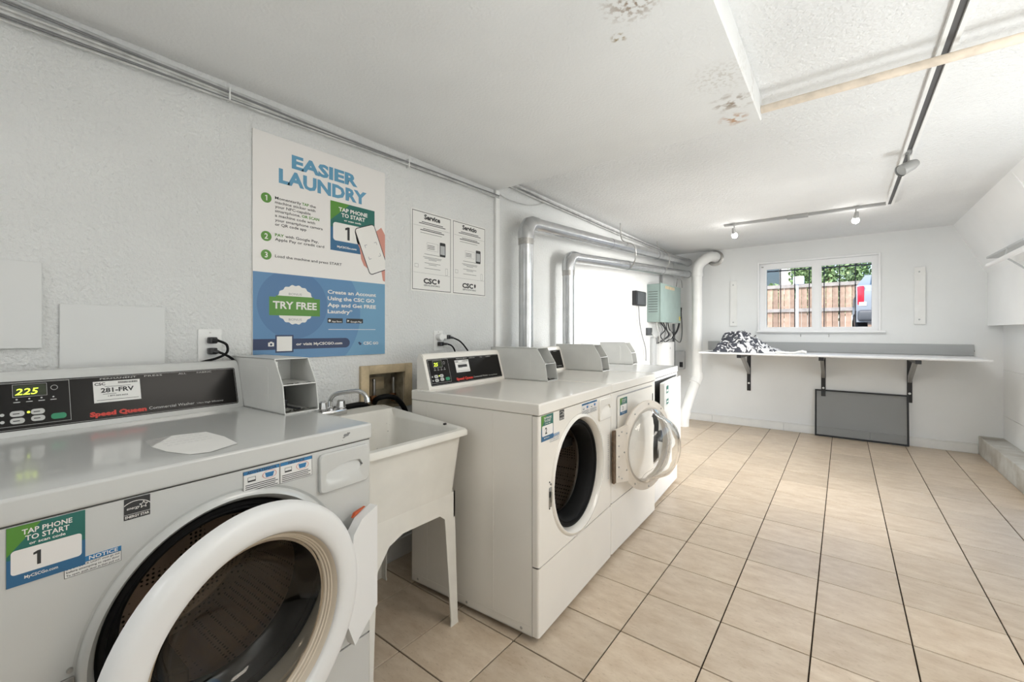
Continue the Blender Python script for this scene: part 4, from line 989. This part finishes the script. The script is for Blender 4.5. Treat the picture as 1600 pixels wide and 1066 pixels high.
# ------------------------------------------------------------------ utility boxes in the far left corner
cb = thing('control_cabinet', 'grey-green metal control cabinet on the left wall near the far corner', 'cabinet', (0, 5.06, 1.31))
bm = NB(); box(bm, 0, .155, 0, .76, 0, .455, .004); obj('body', bm, 'box_green', cb)
bm = NB(); box(bm, .155, .172, -.004, .764, -.004, .462, .004); obj('cover', bm, 'box_green', cb)
bm = NB(); box(bm, .172, .1735, .14, .50, .405, .44); obj('orange_label', bm, 'wood_frame', cb, smooth=0)
bm = NB(); box(bm, .172, .1735, .70, .74, .03, .08); obj('yellow_label', bm, 'yellow', cb, smooth=0)
bm = NB()
for k in range(9): box(bm, .02, .13, -.0015, 0, .12 + .03 * k, .126 + .03 * k)
obj('vent_slots', bm, 'dark_box', cb, smooth=0)
bb = thing('junction_box', 'small dark box with a grey face left of the grey-green cabinet', 'electrical box', (0, 4.60, 1.49)); bm = NB(); box(bm, 0, .05, 0, .30, 0, .165, .005); obj('body', bm, 'black_plastic', bb)
bm = NB(); box(bm, .05, .056, .03, .29, .012, .155, .003); obj('face', bm, 'dark_box', bb)
gb = thing('switch_box', 'grey switch box low on the back wall beside the white drain pipe', 'electrical box', (.035, YB, .68)); bm = NB(); box(bm, 0, .125, -.09, 0, 0, .25, .012); obj('body', bm, 'box_grey', gb)
bm = NB(); box(bm, .07, .115, -.094, -.09, .03, .10, .002); obj('switch', bm, 'black_plastic', gb)
wp = thing('control_unit', 'tall white plastic unit on the left wall under the grey-green cabinet', 'electrical unit', (0, 5.44, .62)); bm = NB(); box(bm, 0, .10, 0, .36, 0, .44, .01); obj('body', bm, 'white_plastic', wp)
bm = NB(); lathe(bm, [(0, .004), (.012, .004), (.016, 0)], .18, .36, 16, x0=.10); obj('knob', bm, 'box_grey', wp)
# tangle of wiring under the cabinet
random.seed(21)
for k in range(9):
    y = 5.2 + .06 * k; pts = [(.07, y, 1.31), (.09 + random.uniform(-.03, .05), y + random.uniform(-.05, .05), 1.22), (.08 + random.uniform(-.03, .06), y + random.uniform(-.1, .08), 1.14), (.06, 5.35 + random.uniform(-.1, .25), 1.05)]
    bm = NB(); tube(bm, smoothpath(pts, 5), .007, 6); tag(obj('wire', bm, random.choice(('black_plastic', 'dark_box', 'cable_grey', 'cable_white'))), ('leftmost', 'second', 'third', 'fourth', 'fifth', 'sixth', 'seventh', 'eighth', 'rightmost')[k] + (' of' if k in (0, 8) else ' from the left of') + ' the tangled wires hanging under the grey-green cabinet', 'wire', 'wires under the cabinet')
bm = NB(); tube(bm, [(.05, 5.93, 1.30), (.05, 5.93, .70)], .018, 10); tag(obj('conduit', bm, 'dark_box'), 'dark vertical conduit between the white unit and the corner', 'conduit')
bm = NB(); tube(bm, [(.03, 5.50, 1.765), (.03, 5.50, 1.93)], .014, 10); tag(obj('conduit', bm, 'cable_grey'), 'short grey conduit from the cabinet top to the ducts', 'conduit')
bm = NB(); tube(bm, smoothpath([(.20, 5.55, 1.765), (.2, 5.6, 1.86), (.2, 5.75, 1.87), (.2, 5.8, 1.77)], 6), .007, 8); tag(obj('wire', bm, 'cable_grey'), 'looped wire on top of the grey-green cabinet', 'wire')
bm = NB(); tube(bm, smoothpath([(.05, 5.80, 1.10), (.10, 5.90, 1.20), (.12, 5.97, 1.36), (.12, 6.02, 1.52)], 6), .012, 8); tag(obj('antenna', bm, 'black_plastic'), 'black rod slanting up between the cabinet and the white pipe', 'antenna')
bm = NB(); tube(bm, smoothpath([(.06, 5.88, 1.12), (.12, 5.97, 1.05), (.13, 6.03, 1.2), (.12, 6.03, 1.45)], 6), .006, 8); tag(obj('wire', bm, 'dark_box'), 'thin dark wire bowing beside the slanting black rod', 'wire')
for pts, lab in (([(.03, 4.72, 1.49), (.035, 4.74, 1.3), (.04, 4.80, 1.15), (.035, 4.92, 1.0), (.03, 4.95, .85)], 'long thin wire hanging from the small dark box'), ([(.03, 5.14, 1.18), (.05, 5.2, 1.1), (.04, 5.22, .98), (.04, 5.18, .80)], 'thin white wire hanging left of the white unit')):
    bm = NB(); tube(bm, smoothpath(pts, 6), .006, 8); tag(obj('wire', bm, 'cable_grey' if 'long' in lab else 'cable_white'), lab, 'wire')
bm = NB(); box(bm, 0, .03, 5.02, 5.16, 1.15, 1.24, .004); tag(obj('outlet_box', bm, 'dark_box'), 'small dark outlet box below left corner of the grey-green cabinet', 'outlet')
bm = NB(); box(bm, 0, .05, 5.16, 5.28, .75, 1.12, .01); tag(obj('wiring_panel', bm, 'box_grey'), 'narrow grey wiring strip left of the tall white unit', 'electrical unit')

# ------------------------------------------------------------------ white drain / vent pipe
pv = thing('vent_pipe', 'thick white plastic pipe in the far left corner bending into the back wall', 'pipe', (0, 0, 0))
pr_ = .062
bm = NB(); tube(bm, [(.365, 5.87, .60), (.365, 5.87, 1.97)], pr_, 28); obj('vertical_pipe', bm, 'pvc', pv, smooth=50)
bm = NB(); tube(bm, [(.365, 5.87, 1.93)] + arc((.365, 5.87, 1.96), (.365, 5.87, 2.06), (.43, 5.90, 2.115), 6) + arc((.45, 5.91, 2.13), (.50, 5.94, 2.18), (.54, 6.04, 2.175), 6) + [(.54, 6.085, 2.175)], pr_ * 1.05, 28); obj('upper_elbow', bm, 'pvc', pv, smooth=25)
bm = NB(); tube(bm, [(.365, 5.87, 1.91), (.365, 5.87, 1.95)], pr_ * 1.14, 28); obj('coupling', bm, 'pvc', pv, smooth=50)
bm = NB(); tube(bm, [(.365, 5.87, .66), (.365, 5.87, .60), (.355, 5.85, .56), (.345, 5.82, .52)], pr_ * 1.15, 28); obj('middle_elbow', bm, 'pvc', pv, smooth=30)
bm = NB(); tube(bm, [(.350, 5.835, .54), (.275, 5.61, .15)], pr_, 28); obj('slanted_pipe', bm, 'pvc', pv, smooth=50)
bm = NB(); tube(bm, [(.282, 5.63, .185), (.275, 5.61, .14), (.268, 5.60, .10), (.265, 5.60, .0)], pr_ * 1.15, 28); obj('lower_elbow', bm, 'pvc', pv, smooth=30)
bm = NB(); lathe(bm, [(.062, 0), (.10, 0), (.102, .012), (.09, .018), (.064, .018)], 0, 0, 32); obj('wall_flange', bm, 'steel', pv, loc=(.54, YB - .0, 2.16), rot=(0, 0, radians(-90)))

# ------------------------------------------------------------------ folding shelf along the back wall
sh = thing('wall_shelf', 'long white folding shelf under the window on black brackets', 'shelf', (0, 0, 0))
bm = NB(); box(bm, .50, 2.885, 5.40, YB - .003, .932, .955, .006, 3); obj('board', bm, 'shelf_white', sh)
bm = NB(); box(bm, .453, 2.881, YB - .016, YB - .001, .957, 1.068, .002, 1); obj('backsplash', bm, 'backsplash', sh)
bm = NB(); lathe(bm, [(0, .003), (.005, .002), (.006, 0)], 0, 0, 10); obj('screw', bm, 'black_plastic', sh, loc=(2.886, YB - .008, 1.005))
for x in (.93, 1.69, 2.42):
    bm = NB(); box(bm, x - .021, x + .021, YB - .008, YB - .001, .45, .931, .001, 1); box(bm, x - .021, x + .021, 5.42, YB - .008, .894, .931, .002, 1); b_ = obj('bracket', bm, 'black_plastic', sh)
    bm = NB(); prism(bm, [(5.60, .894), (5.72, .894), (YB - .010, .73), (YB - .010, .66)], 'x', x - .015, x + .015); obj('brace', bm, 'bracket_grey', b_)
    bm = NB(); lathe(bm, [(0, .004), (.010, .003), (.012, 0)], 0, 0, 14); obj('bolt', bm, 'trim_paint', b_, loc=(x, YB - .008, .545), rot=(0, 0, radians(-90)))
for x0, x1, z0, z1, lab in ((.716, .798, 1.263, 1.843, 'white painted mounting board on the back wall left of the window'), (2.454, 2.541, 1.271, 1.866, 'white painted mounting board on the back wall right of the window')):
    t = thing('mounting_board', lab, 'board', (x0, YB, z0), 0, 'mounting boards beside the window'); bm = NB(); box(bm, 0, x1 - x0, -.016, 0, 0, z1 - z0, .002, 1); obj('plank', bm, 'trim_paint', t)
    for z in (.05, z1 - z0 - .05):
        bm = NB(); lathe(bm, [(0, .004), (.006, .003), (.008, 0)], 0, 0, 12); obj('bolt', bm, 'box_grey', t, loc=((x1 - x0) * .45, -.016, z), rot=(0, 0, radians(-90)))

# crumpled laundry on the shelf
bm = NB(); nx, ny = 150, 70; G = []
for i in range(nx + 1):
    row = []
    for j in range(ny + 1):
        u, v = i / nx, j / ny; x = .60 + .78 * u; y = 5.43 + .50 * v
        env = 1.05 * math.exp(-((u - .30) / .22) ** 4) + .70 * math.exp(-((u - .60) / .13) ** 2) + .20 * math.exp(-((u - .84) / .12) ** 2)
        env *= max(0, sin(pi * min(1, max(0, v)))) ** .4 * max(0, sin(pi * min(1, u * 1.0))) ** .35 if 0 < u < 1 else 0
        p = Vector((x * 5, y * 5, 3)); w_ = noise.noise_vector(p) * .6; p = p + w_
        n1 = 1 - abs(noise.noise(p)) * 2; n2 = 1 - abs(noise.noise(p * 2.3)) * 2.2; n3 = 1 - abs(noise.noise(p * 5.1)) * 2
        z = .957 + env * (.125 + .080 * n1 + .060 * n2 + .030 * n3)
        q_ = noise.noise_vector(p * 1.7) * .035 * min(1, env * 3)
        row.append(bm.verts.new((x + q_.x, y + q_.y * .6 , max(.956, z))))
    G.append(row)
for i in range(nx):
    for j in range(ny): bm.faces.new((G[i][j], G[i + 1][j], G[i + 1][j + 1], G[i][j + 1]))
bot = [bm.verts.new((.72, 5.46, .9555)), bm.verts.new((1.3, 5.46, .9555)), bm.verts.new((1.3, 5.88, .9555)), bm.verts.new((.72, 5.88, .9555))]; bm.faces.new(bot)
tag(obj('laundry_pile', bm, 'laundry_cloth', None, smooth=60), 'rumpled heap of dark grey and white laundry on the left part of the shelf', 'laundry')
bm = NB(); pts = smoothpath([(1.28, 5.45, .966), (1.36, 5.44, .970), (1.42, 5.45, .966), (1.47, 5.45, .972), (1.52, 5.45, .985), (1.56, 5.46, .975)], 6)
tube(bm, pts, [.010 + .012 * abs(noise.noise(Vector((k * .35, 0, 0)))) + .004 * (k > 24) for k in range(len(pts))], 12)
for v in bm.verts: v.co.z = max(v.co.z, .9565)
tag(obj('white_cloth', bm, 'paper', None, smooth=60), 'small white rumpled cloth end trailing right of the laundry heap', 'laundry')

# window screen leaning below the shelf
sc = thing('window_screen', 'dark framed insect screen leaning on the back wall under the shelf', 'screen', (0, 0, 0))
def SP(x, z, o=0): return (x, YB - .022 - .05 * (1 - z / .54) - o, z)
bm = NB()
def bar(x0, x1, z0, z1):
    vs = [bm.verts.new(SP(x, z, o)) for o in (0, .010) for (x, z) in ((x0, z0), (x1, z0), (x1, z1), (x0, z1))]
    for fcs in ((0, 1, 2, 3), (7, 6, 5, 4), (0, 4, 5, 1), (1, 5, 6, 2), (2, 6, 7, 3), (3, 7, 4, 0)): bm.faces.new([vs[i] for i in fcs])
bar(1.612, 2.412, .003, .020); bar(1.612, 2.412, .513, .530); bar(1.612, 1.629, .020, .513); bar(2.395, 2.412, .020, .513); obj('frame', bm, 'black_plastic', sc, smooth=0)
bm = NB(); bm.faces.new([bm.verts.new(SP(x, z, .005)) for x, z in ((1.625, .016), (2.40, .016), (2.40, .517), (1.625, .517))]); obj('mesh', bm, 'screen_mesh', sc, smooth=0)

# ------------------------------------------------------------------ ceiling track lights and rods
tr = thing('track_light', 'long grey lighting track running along the ceiling towards the back wall', 'track light', (0, 0, 0))
bm = NB(); box(bm, 2.146, 2.160, -.5, 4.73, ZC - .020, ZC); box(bm, 2.184, 2.198, -.5, 4.73, ZC - .020, ZC); obj('rail', bm, 'trim_paint', tr, smooth=0)
bm = NB(); box(bm, 2.160, 2.184, -.5, 4.73, ZC - .008, ZC); obj('channel', bm, 'track_dark', tr, smooth=0)
hd = bpy.data.objects.new('x', None)
def head(root, x, y, z, tilt, lit):
    bm = NB(); box(bm, x - .018, x + .018, y - .03, y + .03, z - .020, z - .002, .003); tube(bm, [(x, y, z - .02), (x, y, z - .075)], .005, 8); m_ = obj('mount', bm, 'bracket_grey', root)
    c = Vector((x, y, z - .10)); d = Vector(tilt).normalized(); bm = NB()
    tube(bm, [c - d * .055, c - d * .048, c - d * .02, c + d * (.055 if not lit else .0)], [.010, .022 if not lit else .014, .030 if not lit else .018, .034 if not lit else .02], 24, cap=False); tube(bm, [c - d * .055, c - d * .054], .011, 24); obj('lamp_housing', bm, 'bracket_grey', m_, smooth=50)
    bm = NB()
    if lit: bmesh.ops.create_uvsphere(bm, u_segments=20, v_segments=12, radius=.026, matrix=Matrix.Translation(c + d * .02))
    else: tube(bm, [c + d * .030, c + d * .046], .030, 24)
    obj('bulb', bm, 'lamp_glow' if lit else 'box_grey', m_)
    if lit:
        l = bpy.data.lights.new('lamp', 'SPOT'); l.energy = 5; l.spot_size = radians(130); l.spot_blend = .8; l.shadow_soft_size = .04; l.color = (1, .98, .95)
        o = bpy.data.objects.new('lamp', l); COL.objects.link(o); o.location = c + d * .06; o.rotation_euler = d.to_track_quat('-Z', 'Y').to_euler()
head(tr, 2.172, 3.40, ZC, (-.75, -.55, -.5), False)
t2 = thing('track_light', 'short lighting track across the ceiling near the back wall with two lit lamps', 'track light', (0, 0, 0))
bm = NB(); box(bm, .93, 2.15, 4.655, 4.690, ZC - .022, ZC, .002, 1); obj('rail', bm, 'bracket_grey', t2)
bm = NB(); box(bm, 1.46, 1.62, 4.645, 4.700, ZC - .032, ZC, .003); obj('connector', bm, 'bracket_grey', t2)
head(t2, 1.02, 4.672, ZC, (.1, .35, -.9), True); head(t2, 1.955, 4.672, ZC, (-.1, .35, -.9), True)
bm = NB(); tube(bm, [(1.577, 2.20, 2.195), (XR, 2.20, 2.195)], .0165, 16); tag(obj('hanging_rod', bm, 'rod_wood', None, smooth=50), 'pale wooden hanging rod across the ceiling from the soffit to the right', 'rod')
cl = thing('closet_rod_shelf', 'white wall shelf with hanging rod high on the right wall', 'shelf', (0, 0, 0))
bm = NB(); box(bm, 2.80, 2.93, 4.26, 5.17, 1.795, 1.812, .003); obj('shelf_board', bm, 'box_grey', cl)
bm = NB(); tube(bm, [(2.75, 3.6, 1.715), (2.75, 4.83, 1.705)], .016, 16); obj('rod', bm, 'shelf_white', cl, smooth=50)
bm = NB(); tube(bm, [(2.752, 4.60, 1.712), (2.79, 4.60, 1.735), (2.97, 4.60, 1.56)], .006, 8); tube(bm, [(2.79, 4.60, 1.735), (2.80, 4.60, 1.80), (2.94, 4.60, 1.80)], .006, 8); obj('support_bracket', bm, 'box_grey', cl)

# ------------------------------------------------------------------ outside the window
bm = NB(); box(bm, -25, 30, YB + .15, 40, .85, 1.0); g = obj('ground', bm, 'asphalt', None, smooth=0); g['kind'] = 'structure'; g['label'] = 'grey paved ground outside the window'
gr = thing('window_grille', 'dark iron security bars outside the window', 'security bars', (0, 0, 0))
for x in (1.098, 1.25, 1.398, 1.546, 1.691, 1.837, 1.981, 2.128):
    bm = NB(); box(bm, x - .005, x + .005, 6.295, 6.305, 1.0, 2.0); obj('bar', bm, 'iron', gr, smooth=0)
bm = NB(); box(bm, 1.05, 2.2, 6.293, 6.307, 1.95, 1.965); obj('top_rail', bm, 'iron', gr, smooth=0)
bm = NB(); box(bm, 1.05, 2.2, 6.293, 6.307, 1.22, 1.235); obj('bottom_rail', bm, 'iron', gr, smooth=0)
fe = thing('wooden_fence', 'brown vertical board fence across the yard outside the window', 'fence', (0, 16.5, 1.0))
bm = NB(); box(bm, -.072, .072, 0, .02, 0, 1.70); b0 = obj('board', bm, 'fence_wood', fe, smooth=0)
for k in range(58):
    o = b0 if k == 0 else b0.copy()
    if k: COL.objects.link(o); o.parent = fe
    o.location = (-4.0 + .158 * k, random.uniform(0, .006), random.uniform(-.02, .02)); o.rotation_euler = (0, random.uniform(-.004, .004), 0)
for z in (.14, .82, 1.60):
    bm = NB(); box(bm, -4.1, 5.2, -.05, -.002, z, z + .11); obj('rail', bm, 'fence_rail', fe, smooth=0)
lp = thing('parking_post', 'thin pale metal post with a box on top standing in front of the fence', 'post', (1.235, 9.0, 1.0))
bm = NB(); tube(bm, [(0, 0, 0), (0, 0, 1.02)], .020, 12); obj('pole', bm, 'trim_paint', lp)
bm = NB(); box(bm, -.06, .10, -.05, .05, 1.02, 1.16, .01); obj('box_head', bm, 'trim_paint', lp)
hs = thing('neighbour_house', 'grey house with dark windows behind the left part of the fence', 'house', (-3.2, 20, 1.0))
bm = NB(); box(bm, -2, 3.4, 0, 5, 0, 4.2); obj('wall', bm, 'siding', hs, smooth=0)
bm = NB(); box(bm, 1.7, 4.6, -.4, 4, 0, 3.9); obj('light_wall', bm, 'siding_light', hs, smooth=0)
for x in (.2, 2.4, 3.5):
    bm = NB(); box(bm, x, x + .7, -.46 if x > 1.6 else -.05, -.35, 1.7, 2.9); obj('window', bm, 'car_glass', hs, smooth=0)
bm = NB(); prism(bm, [(-.6, 4.2), (5.4, 4.2), (2.4, 5.6)], 'x', -2.3, 4.9); obj('roof', bm, 'fence_rail', hs, smooth=0)
def tree(label, loc, R_, H_, nleaf):
    t = thing('tree', label, 'tree', loc, 0, 'trees behind the fence'); random.seed(int(loc[0] * 10) + 5)
    bm = NB(); tube(bm, [(0, 0, 0), (.05, 0, H_ * .5), (0, .1, H_ * .8)], [.14, .10, .05], 10); obj('trunk', bm, 'bark', t)
    bm = NB()
    for k in range(nleaf):
        d = Vector((random.gauss(0, 1), random.gauss(0, 1), random.gauss(0, 1))).normalized() * random.uniform(.55, 1)
        c = Vector((d.x * R_, d.y * R_ * .7, H_ * .62 + d.z * H_ * .48)); a = Vector((random.gauss(0, 1), random.gauss(0, 1), random.gauss(0, 1))).normalized(); b = a.orthogonal().normalized(); s = random.uniform(.04, .09)
        bm.faces.new([bm.verts.new(c + a * s), bm.verts.new(c + b * s * .6), bm.verts.new(c - a * s), bm.verts.new(c - b * s * .6)])
    o = obj('foliage', bm, 'leaf', t, smooth=0); o['kind'] = 'stuff'
tree('leafy green tree behind the middle of the fence', (1.5, 18.6, 1.0), 1.25, 3.9, 9000)
tree('leafy green tree behind the fence on the right, above the parked car', (4.2, 18.6, 1.0), 1.35, 4.2, 9000)
tree('small green tree between the fence and the grey house', (-.1, 17.8, 1.0), .40, 1.75, 1500)

car = thing('parked_car', 'grey car seen from behind with a red tail light at the right of the window', 'car', (2.98, 11.0, 1.0))
bm = NB(); prof = [(0, .42), (-.05, .62), (-.04, 1.0), (.04, 1.12), (.75, 1.14), (1.25, 1.44), (2.5, 1.42), (3.2, 1.02), (4.4, .88), (4.55, .6), (4.5, .38), (0, .38)]
def carloop(x, sx): return [(x, p[0] + (0 if p[1] < 1 else .0), p[1]) for p in prof]
V = []
for x, sc_ in ((-.86, .93), (-.90, 1.0), (.90, 1.0), (.86, .93)):
    V.append([bm.verts.new((x * (1 if p[1] < 1.2 else .80), p[0] * (1 if sc_ == 1 else .99) + (0.03 if sc_ < 1 else 0), .38 + (p[1] - .38) * (1 if sc_ == 1 else .985))) for p in prof])
for A, B in zip(V[:-1], V[1:]):
    for k in range(len(A)): bm.faces.new((A[k], A[(k + 1) % len(A)], B[(k + 1) % len(A)], B[k]))
bm.faces.new(V[0]); bm.faces.new(V[-1]); obj('body', bm, 'car_paint', car, smooth=30)
bm = NB(); vs = [(-.66, .80, 1.16), (.66, .80, 1.16), (.62, 1.20, 1.40), (-.62, 1.20, 1.40)]; bm.faces.new([bm.verts.new((p[0], p[1] - .01, p[2] + .012)) for p in vs]); obj('rear_window', bm, 'car_glass', car, smooth=0)
for s in (-1, 1):
    bm = NB(); box(bm, s * .83 - .055, s * .83 + .055, -.055, .05, .72, 1.10, .02); tl = obj('tail_light', bm, 'tail_red', car)
    bm = NB(); box(bm, s * .80 - .06, s * .80 + .06, -.060, -.04, .70, .78, .01); obj('reverse_light', bm, 'trim_paint', tl)
    for y in (.85, 3.65):
        bm = NB(); lathe(bm, [(0, -.1), (.20, -.1), (.30, -.09), (.335, -.06), (.335, .06), (.30, .09), (.20, .1), (0, .1)], y, .335, 32, x0=s * .80); wh = obj('wheel', bm, 'black_rubber', car, smooth=40)
        bm = NB(); lathe(bm, [(0, .012), (.15, .012), (.19, 0)], y, .335, 24, x0=s * .90 if s > 0 else -.915); obj('hub_cap', bm, 'chrome', wh)
bm = NB(); box(bm, -.88, .88, -.16, .06, .40, .62, .05, 3); obj('rear_bumper', bm, 'dark_box', car)
bm = NB(); box(bm, -.16, .16, -.062, -.05, .80, .92); obj('plate', bm, 'trim_paint', car, smooth=0)
